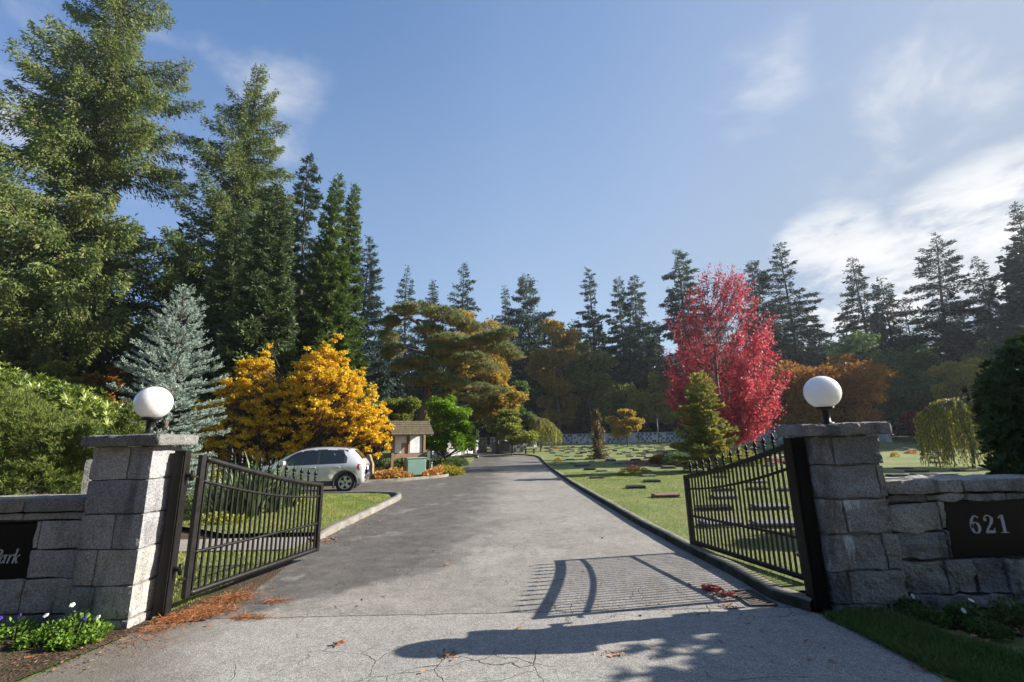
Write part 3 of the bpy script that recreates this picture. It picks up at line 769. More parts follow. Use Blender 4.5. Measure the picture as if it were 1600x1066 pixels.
def env_clumps(g, n, rx, ry, zc, rz, cr, flat=.7, low=.35, top_taper=.0, shellmin=.35):
    """clump centres filling an egg shaped crown"""
    out = []
    for i in range(n):
        d = g.normal(0, 1, 3); d /= np.linalg.norm(d); r = g.uniform(shellmin, 1)**.6
        z = d[2]*r
        if z < -low*1.6: z = -low*g.uniform(.3, 1.4)
        f = (1-top_taper*max(0, z))
        s = cr*g.uniform(.6, 1.25)
        out.append((d[0]*r*rx*f, d[1]*r*ry*f, zc+z*rz, s, s, s*flat))
    return out
BK = barkmat('brown_bark', (.045, .035, .028), (.13, .105, .085))
BKG = barkmat('grey_bark', (.09, .082, .075), (.22, .20, .18))
BKP = barkmat('red_pine_bark', (.10, .055, .038), (.24, .15, .11), 5)
L_cedar = leafmat('cedar_foliage', [(.045, .088, .026), (.095, .148, .042), (.155, .21, .060), (.235, .27, .078), (.26, .18, .065)], .38)
L_cedar2 = leafmat('cedar_foliage_olive', [(.05, .088, .028), (.10, .15, .042), (.165, .21, .060), (.24, .26, .078)], .38)
L_spruce = leafmat('spruce_needles', [(0.029, 0.055, 0.021), (0.057, 0.094, 0.034), (0.098, 0.138, 0.052), (0.138, 0.172, 0.069)], .25)
L_bright = leafmat('bright_spruce_needles', [(0.033, 0.072, 0.015), (0.072, 0.127, 0.024), (0.127, 0.187, 0.033), (0.187, 0.231, 0.044)], .3)
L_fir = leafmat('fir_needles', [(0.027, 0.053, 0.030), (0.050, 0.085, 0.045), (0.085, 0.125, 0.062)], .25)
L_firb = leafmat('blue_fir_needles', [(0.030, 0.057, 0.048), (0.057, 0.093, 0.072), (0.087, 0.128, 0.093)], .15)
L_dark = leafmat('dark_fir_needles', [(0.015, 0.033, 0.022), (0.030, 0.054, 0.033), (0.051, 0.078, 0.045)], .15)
L_blue = leafmat('silver_blue_needles', [(0.130, 0.190, 0.160), (0.240, 0.320, 0.280), (0.370, 0.450, 0.390), (0.500, 0.580, 0.500)], .08)
L_yel = leafmat('golden_maple_leaves', [(.28, .24, .02), (.58, .43, .025), (.82, .56, .03), (.82, .44, .02), (.70, .58, .05), (.42, .42, .05)], .45)
L_red = leafmat('crimson_leaves', [(.20, .014, .03), (.40, .030, .065), (.60, .06, .10), (.64, .14, .14), (.36, .08, .08)], .45)
L_green = leafmat('bright_green_leaves', [(0.055, 0.110, 0.011), (0.121, 0.242, 0.013), (0.220, 0.374, 0.020), (0.330, 0.440, 0.028)], .4)
L_olive = leafmat('olive_leaves', [(.07, .115, .025), (.14, .19, .035), (.26, .28, .045), (.42, .34, .05)], .5)
L_dgreen = leafmat('dark_green_leaves', [(.038, .078, .028), (.072, .132, .038), (.125, .19, .05), (.21, .235, .06)], .42)
L_rust = leafmat('rust_leaves', [(0.135, 0.053, 0.018), (0.255, 0.105, 0.024), (0.390, 0.180, 0.030), (0.300, 0.210, 0.038)], .5)
L_orange = leafmat('orange_brown_leaves', [(.17, .14, .035), (.30, .22, .04), (.46, .30, .045), (.42, .37, .07)], .55)
L_yg = leafmat('yellow_green_leaves', [(0.130, 0.156, 0.019), (0.260, 0.260, 0.029), (0.442, 0.364, 0.039), (0.546, 0.390, 0.039)], .5)
L_wil = leafmat('willow_leaves', [(0.130, 0.169, 0.026), (0.234, 0.260, 0.039), (0.390, 0.351, 0.058), (0.442, 0.312, 0.052)], .4)
L_purple = leafmat('purple_maple_leaves', [(0.020, 0.006, 0.012), (0.045, 0.012, 0.022), (0.080, 0.020, 0.035), (0.120, 0.030, 0.040)], .3)
L_pine = leafmat('pine_needles', [(.09, .14, .055), (.16, .21, .085), (.26, .29, .13), (.36, .31, .12), (.42, .27, .09)], .4)
L_mugo = leafmat('mugo_needles', [(0.041, 0.074, 0.016), (0.088, 0.135, 0.027), (0.149, 0.189, 0.038), (0.230, 0.230, 0.061)], .15)
L_rhodo = leafmat('rhododendron_leaves', [(.06, .11, .02), (.13, .19, .035), (.24, .30, .055), (.35, .38, .09)], .25, .4, .45)
L_laurel = leafmat('laurel_leaves', [(0.012, 0.030, 0.006), (0.024, 0.055, 0.010), (0.045, 0.085, 0.016)], .3, .45, .22)
L_yfir = leafmat('yellowing_fir_needles', [(0.080, 0.130, 0.045), (0.170, 0.220, 0.060), (0.300, 0.320, 0.070), (0.420, 0.340, 0.070), (0.420, 0.220, 0.060)], .35)
L_ivy = leafmat('ivy_and_bark_leaves', [(0.078, 0.065, 0.026), (0.156, 0.117, 0.046), (0.234, 0.130, 0.046), (0.104, 0.130, 0.039)], .3)
L_darkred = leafmat('dark_red_leaves', [(0.120, 0.012, 0.015), (0.240, 0.022, 0.028), (0.300, 0.050, 0.040)], .35)
# ---------------------------------------------------------------- placing trees from the photograph
def spot(px, ptop, Y):
    p = at(px, ptop, Y); zb = float(zt(p[0], Y)); 
    return p[0], Y, p[2]-zb
def mpp(px, py, Y):                 # metres per photo pixel sideways at that place
    return abs(at(px+10, py, Y)[0]-at(px, py, Y)[0])/10
FAST = False
def con(px, ptop, Y, halfpx, **k):
    # foot below the vertical line through the top
    x, y, h = spot(px, ptop, Y)
    name = k.pop('name', 'fir_tree'); cat = k.pop('cat', 'fir tree'); label = k.pop('label'); leaf = k.pop('leaf'); bark = k.pop('bark', BK); seed = k.pop('seed')
    return conifer(name, label, cat, x, y, h, halfpx*mpp(px, 650, Y), leaf, bark, seed, **k)
# --- tall trees on the left
con(202, -75, 31, 156, name='cedar_tree', cat='cedar', label='tallest cedar at far left, its top cut by the frame', leaf=L_cedar, seed=3, nb=420, N=330000, t0=.06, pw=.50, up=.20, droop=.34, tip=.26, lat=.30, hang=.85, ls=.26, lw=.36, irr=.46, gaps=.42, clump=.55, trunk_r=.6)
con(398, 100, 37, 112, name='cedar_tree', cat='cedar', label='second tall cedar with pointed crown beside the tallest one', leaf=L_cedar2, seed=8, nb=330, N=220000, t0=.05, pw=.58, up=.26, droop=.34, tip=.26, lat=.30, hang=.75, ls=.27, lw=.36, irr=.42, gaps=.42, clump=.55, trunk_r=.5)
con(-75, 120, 36, 150, name='cedar_tree', cat='cedar', label='cedar partly cut off by the left edge of the photo', leaf=L_cedar, seed=14, nb=240, N=110000, t0=.1, pw=.6, up=.05, droop=.28, tip=.2, lat=.30, hang=.6, ls=.46, lw=.36, irr=.4, gaps=.6, clump=.55, trunk_r=.5)
con(432, 283, 27, 62, name='spruce_tree', cat='spruce', label='dark dense spruce with brown cones at its tip behind the yellow maple', leaf=L_spruce, seed=21, nb=230, N=80000, t0=.02, pw=.66, up=-.02, droop=.25, tip=.35, lat=.28, hang=.22, ls=.28, lw=.36, irr=.18, clump=.5, trunk_r=.22)
con(376, 318, 29, 48, name='spruce_tree', cat='spruce', label='dark spruce left of the one with the conical cone laden tip', leaf=L_spruce, seed=22, nb=200, N=60000, t0=.02, pw=.62, up=-.05, droop=.25, tip=.3, lat=.24, hang=.18, ls=.27, lw=.34, irr=.2, clump=.5, trunk_r=.22)
con(459, 318, 33, 40, name='spruce_tree', cat='spruce', label='narrow dark spruce between the cedar and the grey green fir', leaf=L_spruce, seed=23, nb=180, N=50000, t0=.03, pw=.6, up=-.05, droop=.25, tip=.3, lat=.25, hang=.15, ls=.30, lw=.34, irr=.2, clump=.5, trunk_r=.2)
con(487, 248, 46, 46, name='fir_tree', label='open grey green fir rising behind the narrow spruces', leaf=L_fir, seed=24, nb=130, N=46000, t0=.05, pw=.5, up=.1, droop=.15, tip=.1, lat=.32, hang=.15, ls=.45, lw=.3, irr=.4, gaps=.5, trunk_r=.3)
con(528, 274, 34, 44, name='spruce_tree', cat='spruce', label='narrow bright green spruce, left of a matching close pair', leaf=L_bright, seed=25, nb=200, N=70000, t0=.02, pw=.68, up=-.02, droop=.3, tip=.4, lat=.22, hang=.2, ls=.30, lw=.36, irr=.22, clump=.55, trunk_r=.2)
con(551, 286, 36, 34, name='spruce_tree', cat='spruce', label='narrow bright green spruce, right of a matching close pair', leaf=L_bright, seed=26, nb=200, N=56000, t0=.02, pw=.68, up=-.02, droop=.3, tip=.4, lat=.22, hang=.2, ls=.30, lw=.36, irr=.22, clump=.55, trunk_r=.2)
con(574, 368, 58, 46, name='fir_tree', label='grey green fir at the right end of the tall left group', leaf=L_firb, seed=27, nb=160, N=40000, t0=.03, pw=.6, up=.0, droop=.2, tip=.2, lat=.28, hang=.2, ls=.5, lw=.3, irr=.25, gaps=.3, trunk_r=.3)
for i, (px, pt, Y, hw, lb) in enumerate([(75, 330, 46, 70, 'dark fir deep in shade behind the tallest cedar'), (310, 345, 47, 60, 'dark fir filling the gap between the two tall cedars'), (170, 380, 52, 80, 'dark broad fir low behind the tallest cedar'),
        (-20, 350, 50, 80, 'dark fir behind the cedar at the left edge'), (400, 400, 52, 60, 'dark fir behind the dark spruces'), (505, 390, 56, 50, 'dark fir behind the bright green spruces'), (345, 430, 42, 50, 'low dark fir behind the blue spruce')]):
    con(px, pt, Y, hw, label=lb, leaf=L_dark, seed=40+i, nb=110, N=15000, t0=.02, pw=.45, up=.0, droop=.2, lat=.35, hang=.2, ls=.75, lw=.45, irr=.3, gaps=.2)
# --- tree line in the middle and on the right
TL = [ # px, top, Y, halfpx, kind, label, dict
 (637, 414, 92, 30, L_firb, 'airy blue green fir, first above the leaning pine', dict(nb=70, N=6500, t0=.1, pw=.55, gaps=.5, irr=.4)),
 (675, 436, 88, 28, L_fir, 'dense pointed fir just right of the airy one above the leaning pine', dict(nb=90, N=8500, t0=.1, pw=.6, irr=.2)),
 (722, 410, 90, 36, L_fir, 'ragged fir with bare thin tip above the leaning pine', dict(nb=70, N=8000, t0=.08, pw=.4, gaps=.7, irr=.55)),
 (788, 444, 98, 34, L_firb, 'blue green fir, left half of a pair above the orange maple', dict(nb=80, N=8500, t0=.05, pw=.6, irr=.3)),
 (822, 428, 92, 48, L_fir, 'wide dark fir with a bare pale lower trunk in mid photo', dict(nb=60, N=9000, t0=.40, pw=.45, gaps=.4, irr=.4, bark=BKG)),
 (921, 420, 96, 30, L_fir, 'fir with separate tiers and a gap below its top', dict(nb=48, N=6000, t0=.25, pw=.35, gaps=.9, irr=.6)),
 (966, 432, 98, 30, L_fir, 'left fir of a pair with pale trunks left of the red maple', dict(nb=64, N=7000, t0=.22, pw=.5, gaps=.5, irr=.4, bark=BKG)),
 (989, 425, 95, 36, L_fir, 'right fir of a pair with pale trunks left of the red maple', dict(nb=64, N=8500, t0=.22, pw=.5, gaps=.5, irr=.4, bark=BKG)),
 (1020, 500, 92, 26, L_dark, 'small dark fir low between the paired firs and the red maple', dict(nb=60, N=5000, t0=.05, pw=.5, irr=.3)),
 (1057, 392, 84, 42, L_fir, 'broad flat topped fir rising behind the left of the red maple', dict(nb=80, N=11000, t0=.2, pw=.28, gaps=.6, irr=.5)),
 (1163, 408, 86, 34, L_fir, 'sparse fir with a long bare trunk behind the right of the red maple', dict(nb=50, N=5500, t0=.42, pw=.3, gaps=.9, irr=.6, lean=(1.5, 0))),
 (1217, 380, 84, 52, L_dark, 'tall fir with open tiers right of the red maple', dict(nb=70, N=11500, t0=.12, pw=.4, gaps=.75, irr=.5)),
 (1330, 400, 82, 44, L_dark, 'slim fir standing right above the right globe lamp', dict(nb=70, N=9000, t0=.1, pw=.55, gaps=.6, irr=.4)),
 (1374, 432, 84, 40, L_dark, 'ragged low topped fir between the slim fir and the leaning one', dict(nb=60, N=8000, t0=.15, pw=.35, gaps=.7, irr=.5)),
 (1420, 362, 80, 62, L_dark, 'tall leaning fir with long branches reaching right', dict(nb=80, N=14000, t0=.1, pw=.42, gaps=.6, irr=.55, lean=(5.0, 0))),
 (1478, 470, 86, 44, L_dark, 'low dark fir right of the leaning tall fir', dict(nb=60, N=8000, t0=.05, pw=.4, irr=.4, gaps=.5)),
 (1524, 400, 80, 46, L_dark, 'mid height fir left of the tallest fir at the right edge', dict(nb=70, N=9000, t0=.08, pw=.5, gaps=.6, irr=.4)),
 (1585, 318, 74, 66, L_dark, 'tallest dark fir at the right edge of the photo', dict(nb=90, N=17000, t0=.06, pw=.6, gaps=.5, irr=.4)),
 (1650, 360, 76, 60, L_dark, 'fir half cut by the right edge behind the laurel', dict(nb=70, N=8000, t0=.06, pw=.5, gaps=.4, irr=.4)),
 (1275, 500, 88, 36, L_dark, 'dark fir low behind the rust coloured hazel', dict(nb=60, N=6500, t0=.05, pw=.4, gaps=.4, irr=.4)),
 (875, 505, 104, 36, L_dark, 'dark fir mostly hidden by the orange maple in mid photo', dict(nb=60, N=6500, t0=.05, pw=.5, gaps=.3, irr=.4)),
 (745, 520, 100, 40, L_dark, 'dark fir hidden low behind the leaning pine', dict(nb=60, N=6500, t0=.02, pw=.4, gaps=.2, irr=.3)),
 (605, 500, 72, 30, L_dark, 'dark fir low behind the yellow maple and lamp pole', dict(nb=80, N=8500, t0=.02, pw=.5, gaps=.2, irr=.3)),
 (1100, 480, 96, 40, L_dark, 'dark fir seen through the red maple crown', dict(nb=60, N=6500, t0=.05, pw=.4, gaps=.3, irr=.4)),
]
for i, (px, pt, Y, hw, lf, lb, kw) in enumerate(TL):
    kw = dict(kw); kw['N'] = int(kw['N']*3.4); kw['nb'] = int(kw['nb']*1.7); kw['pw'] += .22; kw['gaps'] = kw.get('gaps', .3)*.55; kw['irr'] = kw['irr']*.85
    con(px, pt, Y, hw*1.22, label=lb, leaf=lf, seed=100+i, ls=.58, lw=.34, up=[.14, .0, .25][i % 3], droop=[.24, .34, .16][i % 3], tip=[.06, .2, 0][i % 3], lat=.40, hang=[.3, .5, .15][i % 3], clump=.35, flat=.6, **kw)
SR = random.Random(4)
for i in range(26):
    px = 600+i*42+SR.uniform(-15, 15); pt = SR.uniform(480, 545)-(25 if px > 1200 else 0); where = ['behind the leaning pine', 'behind the orange maples', 'behind the golden maple', 'behind the crimson maple', 'behind the rust hazel', 'at the right edge'][min(5, int((px-600)/180))]
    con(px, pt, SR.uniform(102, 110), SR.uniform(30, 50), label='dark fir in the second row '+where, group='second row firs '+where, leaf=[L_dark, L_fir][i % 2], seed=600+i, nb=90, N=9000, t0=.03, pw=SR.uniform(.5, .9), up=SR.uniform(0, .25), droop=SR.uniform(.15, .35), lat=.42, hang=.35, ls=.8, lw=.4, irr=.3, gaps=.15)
# --- broadleaf trees behind
def bl(px, ptop, Y, halfpx, zlow, label, leaf, seed, n=26, N=7000, ls=.5, name='maple_tree', cat='maple', flat=.7, cr=.3, bark=BK, tr=None, **k):
    x, y, h = spot(px, ptop, Y); r = halfpx*mpp(px, 650, Y); g = np.random.default_rng(seed)
    zc = (h+zlow)/2; cl = env_clumps(g, n, r*.85, r*.8, zc, (h-zlow)/2*.85, r*cr, flat, low=.8, shellmin=.2)
    return clumps_tree(name, label, cat, x, y, h, leaf, bark, seed, cl, N, ls=ls, tr=tr or h*.016+.04, crotch=zlow*.8, **k)
BT = [
 (865, 482, 82, 46, 2, 'tall maple with an orange crown top in mid photo', L_orange, 34, 9000, .5),
 (915, 520, 84, 44, 2, 'green and gold maple right of the orange topped one', L_olive, 30, 8000, .5),
 (905, 585, 90, 52, .5, 'bushy green tree behind the far wall in mid photo', L_dgreen, 30, 9000, .45),
 (965, 590, 92, 50, .5, 'green tree with golden patches behind the small yellow tree', L_olive, 28, 8000, .45),
 (835, 590, 88, 36, .5, 'dark green tree left of the bushy ones behind the far wall', L_dgreen, 24, 6500, .45),
 (858, 590, 86, 20, 3, 'small golden tree glowing between dark green ones', L_orange, 14, 2500, .4),
 (1018, 574, 84, 44, 2.2, 'golden yellow maple just left of the red one', L_yg, 26, 8000, .38),
 (955, 640, 88, 50, .5, 'dark low thicket tree behind the ivy covered snag', L_dgreen, 16, 5500, .4),
 (740, 478, 52, 62, 5.5, 'tall orange brown maple behind the leaning pine', L_orange, 34, 15000, .32),
 (775, 545, 50, 48, 2, 'orange brown maple right of the leaning pine', L_orange, 30, 10000, .32),
 (800, 590, 56, 40, 1, 'dark green tree between pine and drive end', L_dgreen, 24, 8000, .38),
 (712, 590, 58, 50, .3, 'dark green tree behind the bright green maple', L_dgreen, 24, 8000, .38),
 (632, 612, 38, 44, .8, 'yellow green tree behind the notice board', L_olive, 24, 12000, .22),
 (1100, 560, 88, 50, .5, 'dark tree behind the red maple trunk', L_dgreen, 24, 7000, .42),
 (1178, 560, 90, 44, .5, 'dark green tree right behind the red maple', L_dgreen, 24, 7000, .42),
 (1275, 552, 46, 90, .3, 'wide rust coloured hazel behind the right globe lamp', L_rust, 44, 22000, .30),
 (1340, 520, 66, 66, .5, 'dark green tree with a little gold right of the hazel', L_dgreen, 34, 9000, .45),
 (1405, 540, 60, 64, .5, 'tall dull green tree in haze behind the far right lawn', L_dgreen, 34, 10000, .42),
 (1300, 505, 74, 50, .5, 'grey green tree behind the top of the hazel', L_dgreen, 26, 7000, .48),
 (1465, 580, 56, 50, .3, 'dull green tree behind the dark red bush', L_dgreen, 28, 8500, .40),
 (1500, 548, 46, 48, 1.5, 'yellow tinted tree behind the weeping willow', L_yg, 30, 10000, .30),
 (1560, 520, 58, 60, .5, 'dull green tree left of the laurel top', L_dgreen, 28, 8000, .42),
 (1432, 640, 50, 26, .3, 'small dark red maple at the far edge of the right lawn', L_darkred, 14, 3500, .30),
 (55, 470, 36, 60, 1.5, 'orange brown tree in the shade at the left edge', L_rust, 26, 10000, .26),
 (170, 545, 30, 70, .4, 'red orange vine maple under the tallest cedar', L_rust, 28, 12000, .22),
 (110, 560, 26, 50, .3, 'green and red bush tree under the left cedars', L_olive, 24, 10000, .2),
 (225, 520, 34, 60, .4, 'dark shrub tree with yellow leaves behind the blue spruce', L_olive, 28, 11000, .24),
 (20, 560, 27, 60, .3, 'dark green bush tree above the rhododendron', L_dgreen, 24, 9000, .22),
 (330, 560, 33, 60, .3, 'dark green bush tree behind the yellow maple', L_dgreen, 24, 9000, .24),
 (560, 600, 44, 50, .3, 'dark green bush tree right behind the yellow maple', L_dgreen, 24, 8000, .3),
 (470, 590, 34, 70, .3, 'dark leafy thicket behind the silver car', L_dgreen, 24, 9000, .24),
 (590, 660, 30, 22, .2, 'dark purple japanese maple behind the notice board', L_purple, 14, 9000, .12),
]
for i, (px, pt, Y, hw, zl, lb, lf, n, N, ls) in enumerate(BT):
    nm, ct = 'broadleaf_tree', 'tree'
    if 'maple' in lb.split(' behind')[0] : nm, ct = 'maple_tree', 'maple'
    bl(px, pt, Y, hw, zl, lb, lf, 200+i, n=n, N=int(N*2.6), ls=ls*.72*(1.2 if Y > 80 else 1), name=nm, cat=ct, lw=.7)
# the far wood that closes the view: one mass
def far_wood():
    g = np.random.default_rng(5); N = 150000
    bx = g.uniform(-170, 190, N); k = g.integers(0, 5, N)
    by = 112+k*7+g.normal(0, 2.5, N)
    hh = 17+4*np.sin(bx*.11+k*2)+3*np.sin(bx*.37+k)+2*np.sin(bx*.9+k*4)
    z = hh*g.uniform(0, 1, N)**.75; C = np.stack([bx, by, z+1.5], -1)
    D = g.normal(0, 1, (N, 3)); Nn = g.normal(0, 1, (N, 3))
    o = kites('far_wood', C, D, Nn, 1.35*g.uniform(.6, 1.3, N), .9, g.uniform(0, 1, N), leafmat('far_wood_leaves', [(.016, .03, .016), (.03, .05, .022), (.05, .06, .024)], .15))
    o['kind'] = 'stuff'; o['label'] = 'dark far wood closing the view behind the tree line'; o['category'] = 'wood'
far_wood()
# trees outside the frame to the right that shade the far lawn
for i, (x, y, h) in enumerate([(63, 47, 25), (68, 52, 28), (72, 57, 28), (76, 62, 30), (81, 67, 30), (88, 74, 32), (94, 80, 32)]):
    conifer('fir_tree', 'fir beyond the right edge shading the far lawn', 'fir tree', x, y, h, 5., L_dark, BK, 300+i, nb=70, N=6000, t0=.05, pw=.6, ls=1.2, lw=.6, group='firs beyond the right edge')
# ---------------------------------------------------------------- feature trees
# silver blue spruce
def blue_spruce():
    x, y, h = spot(289, 452, 13.2); h = h
    g = np.random.default_rng(77)
    t = thing('blue_spruce', 'silvery blue spruce behind the left gate pillar', 'spruce', (x, y, 0))
    zz = np.linspace(-.1, h, 8); tp = np.stack([0*zz, 0*zz, zz], -1); tr = .11*(1-np.clip(zz/h, 0, 1))+.008
    nb = 150; q = .02+.96*(np.arange(nb)+g.uniform(0, 1, nb))/nb; az = np.arange(nb)*2.39996+g.uniform(-.4, .4, nb)
    L = 1.62*(1-q)**.70*g.uniform(.55, 1.22, nb)+.10
    up = .05+.55*q; us = np.linspace(0, 1, 6)
    BP = np.stack([np.stack([np.cos(az)*L*u, np.sin(az)*L*u, q*h+L*(up*u-.32*(1-q)*u*u+.16*u**3)], -1) for u in us], 1)
    tubes_obj('trunk', [(tp[None], tr[None]), (BP, (.022*(1-q)+.008)[:, None]*(1-us*.7)[None])], BK, t)
    # finger like shoots: each a little bottle brush
    S = 7600; k = g.choice(nb, S, p=(L**1.4)/np.sum(L**1.4)); u = g.uniform(.15, 1, S)**.75; side = g.choice([-1., 1.], S)
    def bp(u): return np.stack([np.cos(az[k])*L[k]*u, np.sin(az[k])*L[k]*u, q[k]*h+L[k]*(up[k]*u-.32*(1-q[k])*u*u+.16*u**3)], -1)
    P = bp(u); bd = unit(bp(u+.05)-P); ld = np.stack([-np.sin(az[k]), np.cos(az[k]), 0*az[k]], -1)
    off = side*g.uniform(0, .32, S)*L[k]*(1.1-u*.8); P = P+ld*off[:, None]; P[:, 2] -= .05*np.abs(off)
    sd = unit(bd+ld*(side*g.uniform(.2, .9, S))[:, None]+np.array([0, 0, .30])+g.normal(0, .22, (S, 3))); sl = g.uniform(.10, .22, S)
    per = 26; T = g.uniform(0, 1, (S, per)); C = P[:, None]+sd[:, None]*(sl[:, None]*T)[..., None]
    rd = g.normal(0, 1, (S, per, 3)); rd -= sd[:, None]*np.sum(rd*sd[:, None], -1, keepdims=True); rd = unit(rd)
    D = unit(rd+sd[:, None]*.75); C = C.reshape(-1, 3); D = D.reshape(-1, 3)
    ck = g.uniform(0, 1, S)
    val = (.45*ck[:, None]+.55*g.uniform(0, 1, (S, per))*1.).reshape(-1)
    kites('crown', C, D, g.normal(0, 1, C.shape), .042*g.uniform(.7, 1.3, len(C)), .014, val, L_blue, t)
    return t
blue_spruce()
# three thin pale leaders on its top are part of the crown above
def layered(name, label, cat, x, y, leaf, bark, seed, tiers, N, ls, tr, h, trunk=None, zj=.12, **k):
    g = np.random.default_rng(seed); cl = []
    for (dx, dy, z, r, n, cr) in tiers:
        for i in range(n):
            a = g.uniform(0, 2*pi); rr = r*g.uniform(.15, 1)**.6; s = cr*g.uniform(.6, 1.2)
            cl.append((dx+math.cos(a)*rr, dy+math.sin(a)*rr*.85, z+g.normal(0, zj)-.12*rr, s, s, s*.5))
    return clumps_tree(name, label, cat, x, y, h, leaf, bark, seed, cl, N, ls=ls, tr=tr, trunk=trunk, **k)
# golden maple behind the car: two domes
x, y, h = spot(460, 548, 23.); m = mpp(460, 620, 23.)
T = []
for (px, py, rpx, n) in ((400, 575, 26, 12), (400, 610, 60, 24), (395, 645, 78, 30), (400, 680, 72, 26), (505, 568, 38, 16), (515, 600, 62, 26), (535, 635, 72, 30), (560, 668, 50, 20), (450, 640, 60, 20), (490, 680, 60, 16), (350, 685, 34, 12)):
    p = at(px, py, 23.); T.append((p[0]-x, (0 if px > 380 else -.6), p[2], rpx*m*1.0, int(n*6), .22))
layered('maple_tree', 'broad golden yellow maple spreading behind the silver car', 'maple', x, y, L_yel, BK, 61, T, 80000, .115, .20, h,
        trunk=[(0, 0, -.1), (.1, 0, .8), (.0, 0, 1.8), (.3, 0, 4.0)], zj=.5, lw=.8, flat=.9, shell=1.3, twigs=500, crotch=1.0, clumpv=.5, upd=-.1)
# crimson maple
def red_maple():
    Y = 32.; x, y, h = spot(1120, 420, Y); bx = at(1134, 700, Y)[0]; m = mpp(1120, 600, Y); g = np.random.default_rng(90)
    zb = float(zt(bx, Y))+LZ
    t = thing('red_maple_tree', 'bright crimson maple with thinning top on the right lawn', 'maple', (bx, Y, zb))
    # outline of the crown half widths by height (photo pixels)
    prof = [(425, 1120, 10), (440, 1120, 40), (465, 1122, 62), (500, 1125, 82), (530, 1130, 88), (570, 1136, 90), (600, 1137, 92), (630, 1135, 88), (655, 1130, 70), (675, 1130, 50), (690, 1130, 24)]
    zs = np.array([at(1130, p[0], Y)[2]-zb for p in prof]); cxs = np.array([at(p[1], p[0], Y)[0]-bx for p in prof]); rs = np.array([p[2]*m for p in prof])
    o = np.argsort(zs); zs, cxs, rs = zs[o], cxs[o], rs[o]; H_ = zs[-1]
    nb = 170; z1 = zs[0]+(H_-zs[0])*g.uniform(.0, 1, nb)**1.05; az = g.uniform(0, 2*pi, nb); rf = g.uniform(.35, 1.05, nb)**.45
    rr = np.interp(z1, zs, rs)*rf; cxx = np.interp(z1, zs, cxs)
    E_ = np.stack([cxx+np.cos(az)*rr, np.sin(az)*rr*.9, z1], -1)
    z0 = np.clip(z1-rr*1.25-1.2, 1.1, H_*.75); S_ = np.stack([.05*np.sin(z0), 0*z0, z0], -1)
    M_ = S_+(E_-S_)*.5+np.array([0, 0, -.18])*rr[:, None]+np.stack([np.cos(az)*rr*.12, np.sin(az)*rr*.12, 0*az], -1)
    us = np.linspace(0, 1, 7)[None, :, None]; LP = (1-us)**2*S_[:, None]+2*us*(1-us)*M_[:, None]+us*us*E_[:, None]
    tz = np.linspace(-.2, H_*.8, 9); TP = np.stack([.05*np.sin(tz), 0*tz, tz], -1); TR = .17*(1-np.clip(tz/H_, 0, 1))+.015
    # twigs
    nt = 3800; k = g.integers(0, nb, nt); s = g.uniform(.35, 1, nt); i0 = np.minimum((s*6).astype(int), 5); f = s*6-i0
    P0 = LP[k, i0]*(1-f)[:, None]+LP[k, i0+1]*f[:, None]; bd = unit(LP[k, i0+1]-LP[k, i0])
    td = unit(bd+g.normal(0, .5, (nt, 3))+np.array([0, 0, .35])); tl = g.uniform(.4, 1.25, nt)
    TW = P0[:, None]+td[:, None]*(tl[:, None]*np.linspace(0, 1, 3)[None])[..., None]
    tubes_obj('trunk', [(TP[None], TR[None]), (LP, .035*(1-.8*np.linspace(0, 1, 7))[None].repeat(nb, 0)), (TW, .009*(1-.6*np.linspace(0, 1, 3))[None].repeat(nt, 0))], BKG, t, 4)
    N = 64000; j = g.integers(0, nt, N); u = g.uniform(.1, 1.05, N); C = P0[j]+td[j]*(tl[j]*u)[:, None]+g.normal(0, .11, (N, 3))
    zf = C[:, 2]/H_
    wx = C[:, 0]-np.interp(C[:, 2], zs, cxs)
    # the windward top has dropped most of its leaves
    dens = np.where(zf > .62, .28+.25*(np.abs(wx) > 1.6), 1.)*np.where((zf > .45) & (zf < .7) & (wx < .3) & (C[:, 1] < 9), .55, 1)
    keep = g.uniform(0, 1, N) < dens
    C = C[keep]; n = len(C)
    D = g.normal(0, 1, (n, 3)); D[:, 2] -= .5
    ck = np.sin(j[keep]*12.9898)*43758.5453; ck -= np.floor(ck)
    kites('crown', C, D, g.normal(0, 1, (n, 3))+np.array([.4, -.6, .5]), .145*g.uniform(.6, 1.3, n), .12, .45*ck+.55*g.uniform(0, 1, n), L_red, t, .1, .5)
    # fallen leaves under it: one carpet
    n = 4200; a = g.uniform(0, 2*pi, n); r = 1*g.uniform(0, 1, n)**.6; cx, cy = bx-1.5, Y-1.5
    X = cx+np.cos(a)*r*6.5; Y_ = cy+np.sin(a)*r*3.2; C = np.stack([X, Y_, zt(X, Y_)+LZ+.025], -1); D = np.stack([np.cos(a*7), np.sin(a*7), 0*a], -1)
    o = kites('fallen_leaves', C, D, g.normal(0, .25, (n, 3))+np.array([0, 0, 1]), .15*g.uniform(.6, 1.3, n), .12, g.uniform(0, 1, n), leafmat('fallen_red_leaves', [(.16, .03, .035), (.34, .06, .08), (.42, .10, .12)], .1))
    tag(o, 'carpet of red leaves fallen on the lawn under the crimson maple', 'leaves', kind='stuff')
red_maple()
# young yellowing fir in front of it
x, y, h = spot(1092, 588, 22.)
conifer('fir_tree', 'young yellowing green fir in front of the crimson maple', 'fir tree', x, y, h, 46*mpp(1092, 660, 22.), L_yfir, BK, 71, nb=100, N=22000, t0=.02, pw=.62, up=.22, droop=.2, tip=.12, lat=.38, ls=.17, lw=.42, irr=.32, clump=.65, bushy=.35, zbase=LZ, trunk_r=.07)
